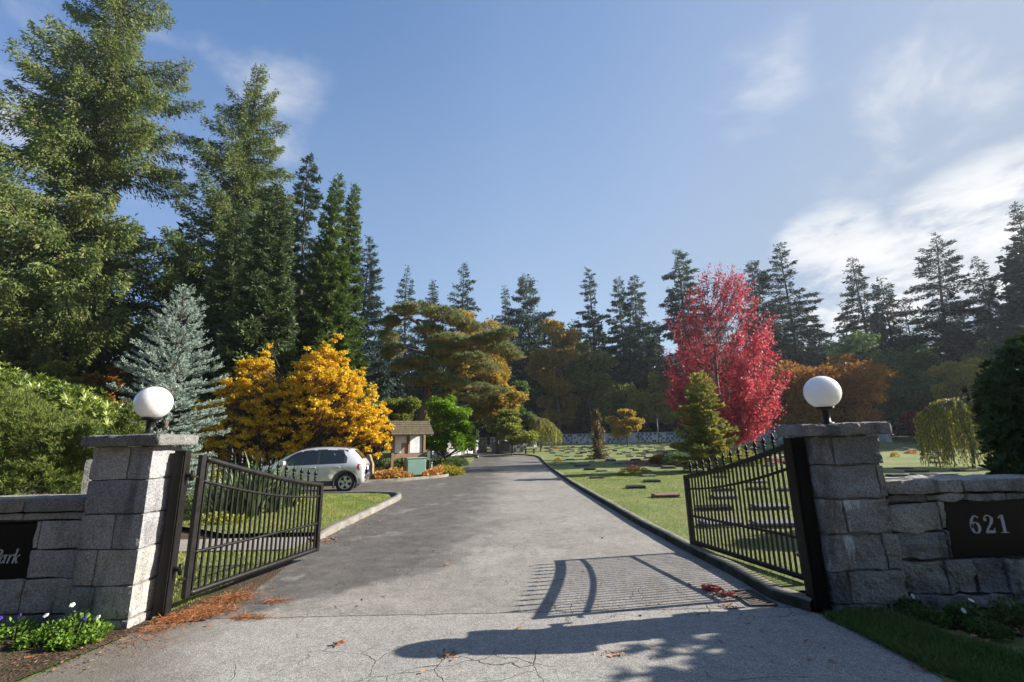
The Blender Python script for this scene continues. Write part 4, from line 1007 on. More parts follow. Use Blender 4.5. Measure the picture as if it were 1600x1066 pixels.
# leaning pine with cloud like pads
def cloud_pine():
    Y = 29.; bx, by = at(641, 722, Y)[0], Y; zb = 0.; g = np.random.default_rng(33)
    t = thing('leaning_pine_tree', 'leaning pine with flat cloud like needle pads behind the notice board', 'pine', (bx, by, zb))
    W = lambda px, py, d=0: at(px, py, Y+d)-np.array([bx, by, zb])
    tp = [(641, 728), (646, 700), (656, 662), (665, 630), (670, 604), (673, 575), (673, 550), (665, 528), (655, 508)]
    TP = np.array(smoothline([W(*p) for p in tp], 4)); TR = np.linspace(.27, .10, len(TP))
    grp = [(TP[None], TR[None])]
    def limb(pts, r0, r1, d): 
        P = np.array(smoothline([W(p[0], p[1], d*i/(len(pts)-1)) for i, p in enumerate(pts)], 4)); grp.append((P[None], np.linspace(r0, r1, len(P))[None]))
    limb([(655, 508), (652, 500), (668, 503), (690, 500)], .10, .05, -.5); limb([(655, 508), (640, 498), (622, 502), (612, 515)], .09, .04, .6)
    limb([(673, 548), (700, 545), (740, 538), (790, 520)], .13, .05, -1.2); limb([(670, 602), (690, 600), (715, 605)], .09, .04, -1.); limb([(665, 630), (690, 622), (722, 612), (760, 598)], .12, .05, 1.5)
    limb([(673, 572), (650, 566), (632, 570)], .07, .03, -.8); limb([(673, 555), (640, 545), (618, 540)], .08, .03, .8)
    tubes_obj('trunk', grp, BKP, t, 8)
    pads = [(628, 486, 26, 7, 0), (655, 482, 30, 9, 0), (690, 490, 30, 9, -.5), (712, 502, 22, 9, -.5), (735, 512, 22, 9, 0), (612, 503, 14, 12, .6), (608, 525, 14, 14, .6), (618, 545, 14, 12, .8), (606, 552, 10, 12, .8),
            (700, 532, 30, 10, -.8), (735, 535, 28, 10, -1), (768, 528, 26, 10, -1.2), (790, 520, 20, 9, -1.2), (785, 545, 22, 10, -1.), (800, 555, 16, 9, -1.), (672, 517, 28, 9, 0), (690, 548, 26, 9, -.5), (650, 565, 26, 9, -.8), (630, 573, 20, 9, -.8), (705, 562, 24, 10, .5),
            (740, 560, 26, 10, .8), (655, 597, 24, 8, -.6), (688, 593, 26, 9, -1.), (712, 600, 22, 8, -1.), (745, 605, 26, 8, 1.2), (772, 612, 24, 8, 1.5), (735, 622, 24, 7, 1.), (700, 615, 20, 7, .5), (760, 575, 24, 9, .8), (672, 580, 18, 7, -.8)]
    Cs = []; ks = []
    S = 9000; w = np.array([p[2]*p[3] for p in pads], float); k = g.choice(len(pads), S, p=w/w.sum())
    pc = np.array([W(p[0], p[1], p[4]) for p in pads]); m = mpp(690, 560, Y); rad = np.array([(p[2]*m, p[2]*m*.9, p[3]*m*.75) for p in pads])
    d = unit(g.normal(0, 1, (S, 3))); P = pc[k]+d*rad[k]*(g.uniform(.1, 1, S)**.45)[:, None]
    P[:, 2] -= .18*((P[:, 0]-pc[k][:, 0])/rad[k][:, 0])**2*rad[k][:, 2]
    per = 9; td = unit(d*np.array([1, 1, .25])+np.array([0, 0, .55])+g.normal(0, .3, (S, 3)))
    D = unit(td[:, None]+g.normal(0, .42, (S, per, 3))).reshape(-1, 3); C = np.repeat(P, per, 0)
    under = (d[:, 2] < -.25)
    v = np.where(under, g.uniform(.5, 1, S), g.uniform(0, .62, S)); val = np.repeat(v, per)+g.normal(0, .08, S*per)
    kites('crown', C, D, g.normal(0, 1, C.shape), .26*g.uniform(.7, 1.2, len(C)), .032, val, L_pine, t)
cloud_pine()
# bright green maple
x, y, h = spot(700, 614, 27.); m = mpp(700, 660, 27.); T = []
for (px, py, r, n) in ((690, 628, 22, 8), (705, 645, 34, 14), (695, 665, 40, 16), (712, 680, 34, 14), (680, 690, 26, 8), (728, 690, 16, 5)):
    p = at(px, py, 27.); T.append((p[0]-x, 0, p[2], r*m*.9, int(n*1.8), .36))
layered('maple_tree', 'small vivid green maple right of the notice board', 'maple', x, y, L_green, BK, 62, T, 24000, .12, .07, h, trunk=[(0, 0, -.1), (-.1, 0, .6), (-.2, 0, 1.3), (0, 0, 2.8)], zj=.25, lw=.8, crotch=1., clumpv=.55)
# low clipped green tree and weeping golden one beside the columbarium block
x, y, h = spot(798, 636, 46.); m = mpp(798, 660, 46.); T = []
for (px, py, r, n) in ((800, 645, 14, 6), (798, 655, 24, 8), (795, 667, 30, 10), (806, 678, 30, 10), (820, 686, 20, 6)):
    p = at(px, py, 46.); T.append((p[0]-x, 0, p[2]-float(zt(x, 46)), r*m, n, .6))
layered('small_tree', 'low layered green tree over the pale block at the drive end', 'tree', x, y, L_olive, BK, 63, T, 12000, .2, .09, h, lw=.7, trunk=[(0, 0, -.1), (.1, 0, .8), (-.1, 0, 1.6), (0, 0, 2.8)], clumpv=.5)
def weeper(label, px, ptop, pbot, Y, halfpx, seed, leaf, N=130, name='weeping_tree', cat='weeping tree', asym=0., lsz=.12, zb=None, dense=60):
    x, y, h = spot(px, ptop, Y); zb = float(zt(x, Y)) if zb is None else zb; r = halfpx*mpp(px, 680, Y); low = max(.05, at(px, pbot, Y)[2]-zb)
    g = np.random.default_rng(seed); t = thing(name, label, cat, (x, Y, zb))
    TP = np.array(smoothline([(0, 0, -.1), (.1*r, 0, h*.3), (-.05*r, 0, h*.6), (0, 0, h*.96)], 4)); grp = [(TP[None], np.linspace(.09, .03, len(TP))[None])]
    az = g.uniform(0, 2*pi, N); R_ = r*g.uniform(.25, 1, N)**.6*(1+asym*np.cos(az)); top = h*(1-.28*(R_/r)**1.6)*g.uniform(.9, 1, N); end = low+(top-low)*g.uniform(0, .5, N)**1.3
    us = np.linspace(0, 1, 9)
    P = []
    for i in range(N):
        a, b = np.cos(az[i]), np.sin(az[i]); q = []
        for u in us:
            if u < .4: s = u/.4; q.append((a*R_[i]*s**.8, b*R_[i]*s**.8, h*.9*(1-s)+top[i]*s+.06*r*math.sin(pi*s)))
            else: s = (u-.4)/.6; q.append((a*R_[i]*(1+.06*s), b*R_[i]*(1+.06*s), top[i]+(end[i]-top[i])*s))
        P.append(q)
    P = np.array(P); grp.append((P, .008*np.ones((N, 9)))); tubes_obj('trunk', grp, BK, t, 4)
    n = N*dense; k = g.integers(0, N, n); u = g.uniform(.12, 1, n)*7.99; i = u.astype(int); f = (u-i)[:, None]
    C = P[k, i]*(1-f)+P[k, i+1]*f+g.normal(0, .03, (n, 3)); D = g.normal(0, .3, (n, 3))+np.array([0, 0, -1.])
    ck = g.uniform(0, 1, N)[k]
    kites('crown', C, D, g.normal(0, 1, (n, 3)), lsz*g.uniform(.7, 1.4, n), lsz*.3, .6*ck+.4*g.uniform(0, 1, n), leaf, t)
weeper('golden weeping tree hanging over the far wall beside the drive end', 842, 648, 694, 52., 26, 64, L_wil, N=130, asym=.4, lsz=.24, dense=45)
weeper('low weeping willow with hanging curtains on the right lawn', 1494, 616, 734, 21., 58, 65, L_wil, N=240, name='weeping_willow', cat='willow', lsz=.14, zb=LZ, dense=60)
# ivy covered snag on three stakes
x, y, h = spot(931, 641, 36.); t = thing('tree_snag', 'dead trunk wrapped in brown ivy standing on the lawn', 'tree stump', (x, y, float(zt(x, y))+LZ))
tubes_obj('trunk', [(np.array([[(0, 0, -.1), (.03, 0, h*.3), (-.02, 0, h*.6), (.05, 0, h)]]), np.array([[.26, .22, .17, .05]])), (np.array([[(.1, 0, h*.45), (.5, 0, h*.5), (.75, 0, h*.56)], [(.1, 0, h*.3), (.6, -.1, .1*h), (.95, -.2, .0)]]), np.array([[.05, .03, .015], [.025, .025, .025]]))], BKG, t, 8)
g = np.random.default_rng(4); n = 3000; z = g.uniform(0, 1, n)**1.3; a = g.uniform(0, 2*pi, n); r = (.34*(1-z)**.6+.10)*g.uniform(.5, 1.5, n)*(1+.45*np.sin(z*16+a*2)); C = np.stack([np.cos(a)*r, np.sin(a)*r, z*h*.97], -1); D = g.normal(0, 1, (n, 3)); D[:, 2] -= .6
kites('foliage', C, D, np.stack([np.cos(a), np.sin(a), 0*a], -1)+g.normal(0, .5, (n, 3)), .13, .09, g.uniform(0, 1, n), L_ivy, t)
# small round yellow tree
x, y, h = spot(976, 636, 62.); m = mpp(976, 660, 62.); T = []
for (px, py, r, n) in ((974, 645, 14, 6), (976, 656, 24, 10), (978, 668, 24, 10), (976, 676, 16, 5)):
    p = at(px, py, 62.); T.append((p[0]-x, 0, p[2]-float(zt(x, 62)), r*m*.9, n, .75))
layered('small_tree', 'small round golden tree in front of the far wall', 'tree', x, y, L_orange, BK, 66, T, 9000, .24, .1, h, lw=.8, clumpv=.5, trunk=[(0, 0, -.1), (.1, 0, .9), (0, 0, 2), (0, 0, 3.6)])
# ---------------------------------------------------------------- shrubs near the walls
def shrub(name, label, cat, x, y, lumps, N, leaf, seed, ls, lw, mode='whorl', per=7, tr=.03, zb=0., updir=.5, inner=0, shape=.5, fold=.1, sprd=.7):
    g = np.random.default_rng(seed); t = thing(name, label, cat, (x, y, zb)); Lm = np.array(lumps, float)
    ar = (Lm[:, 3]*Lm[:, 4]+Lm[:, 3]*Lm[:, 5]); k = g.choice(len(Lm), N, p=ar/ar.sum())
    d = unit(g.normal(0, 1, (N, 3))+np.array([0, -.25, .25])); rr = g.uniform(.72, 1.10, N)*(1+.14*np.sin(d[:, 0]*9+k)*np.cos(d[:, 2]*8+k*2)+.05*np.sin(d[:, 1]*17))
    P = Lm[k, :3]+d*Lm[k, 3:]*rr[:, None]; ok = P[:, 2] > .02; P, d, k = P[ok], d[ok], k[ok]; n = len(P)
    ax = unit(d+np.array([0, 0, updir])+g.normal(0, .25, (n, 3)))
    if mode == 'whorl':
        e1 = unit(np.cross(ax, g.normal(0, 1, (n, 3)))); e2 = np.cross(ax, e1); an = np.arange(per)*2*pi/per+g.uniform(0, 6, (n, 1))
        tl = g.uniform(sprd*.6, sprd*1.5, (n, per))[..., None]
        D = e1[:, None]*np.cos(an)[..., None]*tl+e2[:, None]*np.sin(an)[..., None]*tl+ax[:, None]*.6
        D = D.reshape(-1, 3); Nn = np.repeat(ax, per, 0); C = np.repeat(P, per, 0)
    else:
        D = unit(ax[:, None]+g.normal(0, .5, (n, per, 3))).reshape(-1, 3); Nn = g.normal(0, 1, D.shape); C = np.repeat(P, per, 0)+g.normal(0, ls*.15, D.shape)
    cv = g.uniform(0, 1, n); top = np.clip(.5+d[:, 2]*.2, 0, 1)
    val = np.repeat(.55*cv+.2*top, per)+.25*g.uniform(0, 1, n*per)
    grp = []
    cc = Lm[:, :3]; S_ = cc*np.array([.5, .5, 0])+np.array([0, 0, .0]); us = np.linspace(0, 1, 4)[None, :, None]
    grp.append((S_[:, None]*(1-us)+cc[:, None]*us, np.tile(np.linspace(tr, tr*.4, 4), (len(Lm), 1))))
    if inner:
        kk = g.integers(0, n, inner); c0 = Lm[k[kk], :3]; grp.append((c0[:, None]*(1-us)+P[kk][:, None]*us, np.tile(np.linspace(tr*.35, tr*.12, 4), (inner, 1))))
    tubes_obj('stems', grp, BK, t, 5)
    kites('foliage', C, D, Nn, ls*g.uniform(.75, 1.2, len(C)), ls*lw, val, leaf, t, fold, shape)
    return t
def lumps_px(items, Y0, ox, oy, zb=0):
    out = []
    for (px, py, rx, rz, Y) in items:
        p = at(px, py, Y); m = mpp(px, py, Y); out.append((p[0]-ox, Y-oy, p[2]-zb, rx*m, rx*m*.9, rz*m*1.0))
    return out
shrub('mugo_pine', 'soft dark green mugo pine bush behind the left wall', 'pine bush', -7.6, 7.6, lumps_px([(60, 705, 70, 58, 7.8), (-10, 690, 70, 75, 8.0), (20, 665, 50, 40, 8.2), (110, 720, 42, 50, 7.4), (70, 755, 60, 40, 7.2), (-60, 700, 70, 85, 7.6), (130, 695, 24, 36, 7.6)], 7.6, -7.6, 7.6), 6200, L_mugo, 5, .085, .10, 'tuft', 22, .03, 0, .6, 120)
shrub('rhododendron_bush', 'bright yellow green rhododendron behind the dark pine bush', 'bush', -8.6, 10.2, lumps_px([(30, 640, 62, 48, 10.4), (-40, 640, 70, 60, 10.4), (100, 655, 56, 46, 10.2), (150, 680, 40, 46, 10.0), (70, 690, 60, 50, 10.), (190, 700, 26, 36, 9.8), (10, 612, 34, 24, 10.6)], 10, -8.6, 10.2), 3000, L_rhodo, 6, .155, .26, 'whorl', 8, .03, 0, .5, 100)
shrub('young_pine_bush', 'small green pine bush tip just left of the left globe lamp', 'pine bush', -5.6, 7.4, lumps_px([(205, 660, 14, 24, 7.4), (196, 690, 26, 22, 7.4)], 7.4, -5.6, 7.4), 420, L_mugo, 7, .085, .1, 'tuft', 20, .015, 0, .8, 30)
LX, LY = 8.8, 7.9
shrub('laurel_hedge', 'large dark glossy laurel bush behind the right wall', 'bush', LX, LY, lumps_px([(1606, 640, 58, 72, 7.7), (1588, 700, 34, 50, 7.5), (1612, 590, 46, 46, 7.8), (1640, 650, 70, 100, 8.0), (1596, 750, 34, 50, 7.4), (1572, 622, 30, 36, 7.6), (1570, 672, 22, 24, 7.5), (1640, 560, 50, 40, 8.), (1720, 640, 90, 110, 8.2)], 7.7, LX, LY), 3600, L_laurel, 8, .15, .40, 'whorl', 6, .04, 0, .35, 160)
# tall hedge just outside the frame on the right: it shades the apron
shrub('laurel_hedge', 'tall laurel hedge at the end of the right wall beyond the frame edge', 'bush', 9.6, 4.75, [(0, .3, 1.5, 1.5, 1.1, 1.6), (-.4, 0, 2.9, 1.2, .9, 1.2), (.8, .3, 3.2, 1.4, 1.0, 1.2), (1.9, 0, 2.2, 1.6, 1.1, 2.0), (.2, .5, 2.3, 1.3, .9, 1.2)], 5200, L_laurel, 9, .2, .5, 'whorl', 6, .05, 0, .35, 60)
# sword leaved clumps behind the left gate
def sword(label, x, y, n, ln, seed, mat, wd=.05, sp=.5):
    g = np.random.default_rng(seed); V = []; F_ = []; val = []
    for i in range(n):
        a = g.uniform(0, 2*pi); lean = g.uniform(.05, 1)*sp; L_ = ln*g.uniform(.6, 1.1); bx, by = math.cos(a)*.1*g.uniform(0, 1.6), math.sin(a)*.1*g.uniform(0, 1.6); b = len(V); sd = np.array([-math.sin(a), math.cos(a), 0]); w = wd*g.uniform(.7, 1.2)
        for k in range(6):
            u = k/5; r = L_*math.sin(lean*u*1.2)*u; z = L_*u*math.cos(lean*u*.9); c = np.array([bx+math.cos(a)*r, by+math.sin(a)*r, z]); ww = w*(1-u**2.2)*.5+.002
            V += [c-sd*ww, c+sd*ww]
        vv = g.uniform(0, 1)
        for k in range(5): F_.append((b+2*k, b+2*k+1, b+2*k+3, b+2*k+2)); val.append(vv)
    o = link('sword_leaved_plant', npmesh('sword_leaves', V, F_, val), mat, None, (x, y, .0)); tag(o, label, 'plant', 'sword leaved plants behind the left gate'); return o
L_sword = leafmat('sword_leaves', [(.05, .09, .04), (.10, .16, .06), (.19, .26, .11), (.30, .36, .20)], .25)
for i, (px, py, s, lb) in enumerate([(395, 812, 1.15, 'tallest upright sword leaved plant behind the middle of the left gate'), (345, 815, .75, 'darker sword leaved plant behind the hinge half of the left gate'), (425, 806, .95, 'spreading sword leaved plant left of the lawn corner'), (370, 812, 1.05, 'sword leaved plant between its tallest and darkest neighbours'), (450, 798, .7, 'small arching sword leaved plant at the right end of the bed')]):
    x, y = gp(px, py, .02); sword(lb, x, y, 64, s*1.3, 20+i, L_sword, .075, .75 if i != 1 else .9)
# low leafy plants
def tuft_plant(name, label, cat, x, y, r, h, n, leaf, seed, ls, lw=.6, flowers=None, zb=0., group=None, updir=.8):
    g = np.random.default_rng(seed); t = thing(name, label, cat, (x, y, zb), 0, group)
    a = g.uniform(0, 2*pi, n); rr = r*g.uniform(0, 1, n)**.5; z = h*(1-(rr/r)**2*.6)*g.uniform(.15, 1, n)
    C = np.stack([np.cos(a)*rr, np.sin(a)*rr, z], -1); D = np.stack([np.cos(a), np.sin(a), 0*a], -1)*.8+g.normal(0, .5, (n, 3)); D[:, 2] += updir
    o = kites('leaves', C, D, g.normal(0, .5, (n, 3))+np.array([0, 0, 1]), ls*g.uniform(.6, 1.3, n), ls*lw, g.uniform(0, 1, n), leaf, t, .15, .5)
    ns = max(4, n//12); S_ = np.zeros((ns, 3, 3)); S_[:, 2] = C[:ns]; S_[:, 0, :2] = C[:ns, :2]*.4; S_[:, 1] = S_[:, 2]*.5+S_[:, 0]*.5
    tubes_obj('stems', [(S_, np.full((ns, 3), .004))], plain('green_stems_'+str(seed), (.07, .11, .03), .7), t, 4)
    for (fx, fy, fz, mat) in (flowers or []):
        mb = MB(); s = .012
        for k in range(5):
            q = k*2*pi/5+.3; mb.lathe([(.001, .004), (s*.75, .006), (s, .001), (s*.75, -.002), (.001, 0)], 8, (math.cos(q)*s*.9, math.sin(q)*s*.9, 0), cap=False)
        o = mb.build('flower', mat, t, (fx, fy, fz)); o.rotation_euler = (g.uniform(.5, 1.2), g.uniform(-.3, .3), g.uniform(-.5, .5))
    return t
M['white_petal'] = plain('white_petals', (.75, .76, .70), .6, 0, .1, 60); M['violet_petal'] = plain('violet_petals', (.045, .02, .22), .6, 0, .3, 60)
L_pansy = leafmat('pansy_leaves', [(.06, .12, .02), (.14, .26, .03), (.24, .38, .05)], .35)
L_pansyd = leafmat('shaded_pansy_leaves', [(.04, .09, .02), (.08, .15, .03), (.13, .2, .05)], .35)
wp, vp = M['white_petal'], M['violet_petal']
for i, (px, py, r, hh, lb, fl) in enumerate([(20, 1000, .17, .17, 'violet flowered pansy plant at the left photo edge', [(-.05, -.1, .20, vp), (-.08, -.13, .12, vp), (.06, -.05, .2, vp)]),
      (75, 1003, .17, .16, 'low leafy pansy plant with one white flower near the left edge', [(-.06, .0, .2, wp)]), (112, 998, .18, .24, 'tallest pansy plant with white bloom under the left pillar', [(-.02, -.03, .27, wp), (.12, -.05, .17, vp)]),
      (148, 997, .13, .15, 'pansy plant nearest the drive with a white flower', [(.03, -.04, .17, wp)]), (48, 1010, .12, .10, 'small flowerless pansy plant in front of the violet one', []), (130, 1008, .14, .11, 'low flowerless pansy plant in front of the tallest one', []), (96, 1012, .12, .10, 'spreading flowerless pansy plant at the front of the left bed', [])]):
    x, y = gp(px, py); tuft_plant('pansy_plant', lb, 'flower', x, y, r*.82, hh*.9, 230, L_pansy, 400+i, .038, .6, fl, group='pansies in the left bed')
for i, (px, py, r, hh, lb, fl) in enumerate([(1425, 962, .13, .14, 'shaded pansy plant with white flower just right of the right pillar', [(.0, -.05, .17, wp)]), (1450, 975, .14, .13, 'flowerless shaded plant right of the pillar corner', []),
      (1515, 975, .15, .16, 'shaded pansy plant with pale bloom under the number sign', [(.02, -.04, .19, wp), (-.08, -.06, .12, wp)]), (1545, 992, .14, .09, 'low shaded plant in front of the pale bloom', []), (1588, 975, .16, .20, 'tallest shaded plant at the right photo edge', [])]):
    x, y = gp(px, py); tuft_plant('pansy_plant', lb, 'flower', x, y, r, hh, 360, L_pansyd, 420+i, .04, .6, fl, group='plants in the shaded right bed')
L_ybed = leafmat('variegated_bed_leaves', [(.12, .18, .02), (.35, .38, .04), (.6, .55, .08)], .3)
for i, (px, py, r, hh, leaf, lb) in enumerate([(335, 822, .35, .28, L_ybed, 'yellow leaved low plant behind the hinge half of the left gate'), (362, 822, .3, .22, L_ybed, 'yellow leaved low plant in front of the sword leaves'),
      (318, 806, .5, .75, L_dgreen, 'dark leafy bush right behind the left gate post'), (352, 800, .5, .6, L_dgreen, 'dark bush between the sword leaved plants'), (322, 770, .5, 1.1, L_ybed, 'yellow flecked bush behind the left gate post'), (455, 792, .4, .35, L_ybed, 'yellow tinted low plant by the lawn edge behind the gate'), (300, 800, .4, .5, L_dgreen, 'dark ferny plant against the left gate post')]):
    x, y = gp(px, py, .02); tuft_plant('bed_plant', lb, 'plant', x, y, r, hh, int(900*r/.35), leaf, 440+i, .07, .5)
# ---------------------------------------------------------------- car
def m_paint():
    n = NT('silver_car_paint'); n.b.inputs['Coat Weight'].default_value = .8; n.b.inputs['Coat Roughness'].default_value = .06
    f = n.noise(400, 2, .5); return n.done(n.ramp(f, [(.4, (.64, .65, .67)), (.6, (.74, .75, .77))]), .34, .4)
M['paint'] = m_paint()
M['carglass'] = plain('tinted_car_glass', (.012, .016, .018), .04, 0, .1, 4, .8)
M['rubber'] = plain('tyre_rubber', (.018, .018, .018), .8, 0, .2, 30)
M['cladding'] = plain('black_plastic_trim', (.035, .035, .037), .6, 0, .1, 30)
M['alloy'] = plain('alloy_rim', (.62, .63, .65), .3, .6, .05, 20)
M['tail'] = plain('red_lamp_glass', (.45, .03, .03), .15, 0, .1, 20); M['clear'] = plain('headlamp_glass', (.55, .57, .6), .1, .2, .1, 20); M['amber'] = plain('amber_lamp_glass', (.7, .2, .03), .15, 0, .1, 20)
ST = np.array([ # x, w_low, z_low, w_mid, z_mid, w_belt, z_belt, w_top, z_top, z_ctr
 (-1.94, .66, .42, .70, .60, .66, .78, .58, .86, .87), (-1.90, .76, .30, .80, .60, .76, .90, .64, .97, .98), (-1.82, .80, .27, .845, .62, .80, .96, .64, 1.08, 1.10), (-1.66, .82, .25, .855, .64, .825, .985, .61, 1.28, 1.30),
 (-1.48, .83, .25, .86, .64, .84, .985, .59, 1.44, 1.47), (-1.15, .835, .24, .865, .64, .85, .975, .59, 1.49, 1.53), (-.7, .84, .23, .865, .63, .855, .965, .61, 1.515, 1.555), (-.2, .84, .23, .865, .63, .855, .955, .61, 1.51, 1.555),
 (.2, .84, .23, .865, .63, .855, .945, .61, 1.47, 1.515), (.45, .84, .23, .865, .63, .852, .94, .62, 1.39, 1.43), (.8, .84, .23, .865, .63, .85, .935, .66, 1.22, 1.25), (1.15, .84, .24, .865, .62, .84, .93, .72, 1.0, 1.03),
 (1.3, .835, .25, .86, .62, .825, .90, .72, .96, 1.0), (1.6, .82, .26, .85, .62, .78, .84, .62, .91, .94), (1.85, .79, .28, .82, .60, .70, .76, .50, .83, .85), (2.0, .70, .32, .74, .56, .62, .68, .45, .73, .75), (2.07, .55, .38, .60, .50, .52, .58, .38, .62, .63)])
def stx(x): return [np.interp(x, ST[:, 0], ST[:, j]) for j in range(10)]
def side(x, t, off=0., sg=1):
    s = stx(x); w = s[5]+(s[7]-s[5])*t; z = s[6]+(s[8]-s[6])*t
    nrm = np.array([0, s[8]-s[6], s[5]-s[7]]); nrm = nrm/(np.linalg.norm(nrm)+1e-6)
    return (x, sg*(w+nrm[1]*off), z+nrm[2]*off)
def low(x, z, off=0., sg=1):
    s = stx(x); zz = [s[2], s[2]+.1, s[4], s[6]]; ww = [s[1]*.9, s[1], s[3], s[5]]; return (x, sg*(float(np.interp(z, zz, ww))+off), z)
def car():
    t = thing('parked_car', 'silver five door hatchback parked on the side drive', 'car', (0, 0, 0))
    rw = np.array(gp(553, 769.5)); fw = np.array(gp(441, 773.7)); d = (fw-rw)/np.linalg.norm(fw-rw)
    ang = math.atan2(d[1], d[0]); nrm = np.array([-d[1], d[0]])   # car's left; camera sees this side
    if nrm[1] > 0: sg = -1
    else: sg = 1
    WB = 2.5; xr, xf = -1.30, 1.22
    ctr = rw-d*xr-nrm*sg*.74
    ctr = ctr+d*.30
    t.location = (ctr[0], ctr[1], 0.01); t.rotation_euler = (0, 0, ang)
    mb = MB(); rings = []
    for s in ST:
        x, wl, zl, wm, zm, wb, zb_, wt, zt_, zc = s
        h = [(0, zl), (wl*.88, zl), (wl, zl+.10), (wm, (zl+zm)*.5+.03), (wm, zm), ((wm*2+wb)/3, (zm*1+zb_*2)/3-.02), (wb, zb_), (wt+.012, zt_-.012), (wt*.82, zt_+(zc-zt_)*.55), (wt*.42, zt_+(zc-zt_)*.9), (0, zc)]
        rings.append([(x, y, z) for y, z in h]+[(x, -y, z) for y, z in h[-2:0:-1]])
    n = len(rings[0]); V = [p for r in rings for p in r]; Fq = [(i*n+k, i*n+(k+1) % n, (i+1)*n+(k+1) % n, (i+1)*n+k) for i in range(len(rings)-1) for k in range(n)]
    Fq += [tuple(range(n)), tuple(reversed([(len(rings)-1)*n+k for k in range(n)]))]
    mb.add(V, Fq, 0, True); body = mb.build('body', M['paint'], t)
    # cut the wheel wells
    cut = MB()
    for wx in (xr, xf):
        for s in (-1, 1): cut.lathe([(.375, .58), (.375, .95)] if s > 0 else [(.375, -.95), (.375, -.58)], 36, (wx, 0, .335), axis='y', smooth=False)
    cm = cut.build('cutter', M['cladding']); cm.matrix_world = Matrix.Translation(t.location) @ Matrix.Rotation(ang, 4, 'Z')
    bm_ = body.modifiers.new('b', 'BOOLEAN'); bm_.operation = 'DIFFERENCE'; bm_.object = cm; bm_.solver = 'EXACT'
    bpy.context.view_layer.update(); dg = bpy.context.evaluated_depsgraph_get(); me = bpy.data.meshes.new_from_object(body.evaluated_get(dg)); body.modifiers.clear(); body.data = me
    bpy.data.objects.remove(cm)
    if len(me.materials) > 1 and me.materials[1]: pass
    # side windows
    def panel(name, pts_fn, x0, x1, mat, off, sg_, nx=6, parent=t):
        V = []; F_ = []
        for i in range(nx+1):
            x = x0+(x1-x0)*i/nx; lo, hi = pts_fn(x)
            for k in range(4): V.append(side(x, lo+(hi-lo)*k/3, off, sg_))
        for i in range(nx):
            for k in range(3): F_.append((i*4+k, i*4+k+1, (i+1)*4+k+1, (i+1)*4+k))
        m2 = MB(); m2.add(V, F_, 0, True); return m2.build(name, mat, parent)
    for s_ in (1, -1):
        panel('window_surround', lambda x: (.015, .93 if x < .5 else max(.1, .93-(x-.5)*1.0)), -1.32, .98, M['cladding'], .006, s_, 16)
        panel('side_window', lambda x: (.05, .88 if x > -1.05 else .88-(-1.05-x)*1.6), -1.22, -.42, M['carglass'], .010, s_)
        panel('side_window', lambda x: (.05, .88), -.34, .42, M['carglass'], .010, s_)
        panel('quarter_window', lambda x: (.05, max(.08, .84-(x-.5)*1.6)), .47, .92, M['carglass'], .010, s_)
        # door seams and handles
        m2 = MB()
        for x in (-.38, .92, -1.2):
            m2.tube([low(x+(.04 if z < .5 else 0), z, .001, s_) for z in np.linspace(.34, .93, 7)], .005, 4)
        m2.build('door_seam', M['cladding'], t)
        for x in (-.22, -1.02):
            m2 = MB(); p = low(x, .86, .012, s_); m2.box(p, (.17, .03, .035), bev=.01); m2.build('door_handle', M['paint'], t)
            m2 = MB(); p = low(x-.0, .855, .0015, s_); m2.box(p, (.12, .006, .055)); m2.build('handle_recess', M['cladding'], t)
        m2 = MB(); pts = [low(x, .36, .004, s_) for x in np.linspace(-.9, .82, 12)]; V = []
        for p in pts: V += [(p[0], p[1], .25), (p[0], p[1]+s_*.012, .29), (p[0], p[1]+s_*.012, .40), (p[0], p[1], .43)]
        F_ = [(i*4+k, i*4+k+1, (i+1)*4+k+1, (i+1)*4+k) for i in range(11) for k in range(3)]; m2.add(V, F_); m2.build('sill_trim', M['cladding'], t)
        for wx in (xr, xf):
            m2 = MB(); A = np.linspace(-25, 205, 26); V = []; F_ = []
            for a in A:
                c, s2 = math.cos(math.radians(a)), math.sin(math.radians(a)); y = .872
                for (r, yy_) in ((.365, y-.03), (.37, y+.008), (.415, y+.01), (.43, y-.02)): V.append((wx+c*r, s_*yy_, .335+s2*r))
            F_ = [(i*4+k, i*4+k+1, (i+1)*4+k+1, (i+1)*4+k) for i in range(25) for k in range(3)]; m2.add(V, F_, 0, True); m2.build('wheel_arch', M['cladding'], t)
            w = thing('wheel', None, None); w.parent = t; w.location = (wx, s_*.755, .335)
            m2 = MB(); m2.lathe([(.215, -.09), (.30, -.098), (.325, -.08), (.333, -.05), (.333, .05), (.325, .08), (.30, .098), (.215, .09), (.205, .0)], 36, axis='y', cap=False); m2.build('tyre', M['rubber'], w)
            m2 = MB(); m2.lathe([(.205, -.075), (.222, .094), (.212, .098), (.20, .08), (.19, -.05)], 30, axis='y', cap=False) if s_ < 0 else m2.lathe([(.205, .075), (.222, -.094), (.212, -.098), (.20, -.08), (.19, .05)], 30, axis='y', cap=False)
            for k in range(5):
                a = k*2*pi/5+.3
                for da in (-.0,):
                    c, s2 = math.cos(a), math.sin(a); y0 = s_*.083
                    q = [(.03, -.042), (.20, -.052), (.20, .052), (.03, .042)]
                    f = [(u*c-v*s2, y0, u*s2+v*c) for u, v in q]; b = [(p[0], y0-s_*.03, p[2]) for p in f]
                    m2.add(f+b, [(0, 1, 2, 3), (4, 7, 6, 5), (0, 4, 5, 1), (2, 6, 7, 3), (1, 5, 6, 2), (0, 3, 7, 4)])
            m2.lathe([(.055, s_*.06), (.055, s_*.092), (.03, s_*.096)], 16, axis='y'); m2.build('rim', M['alloy'], w)
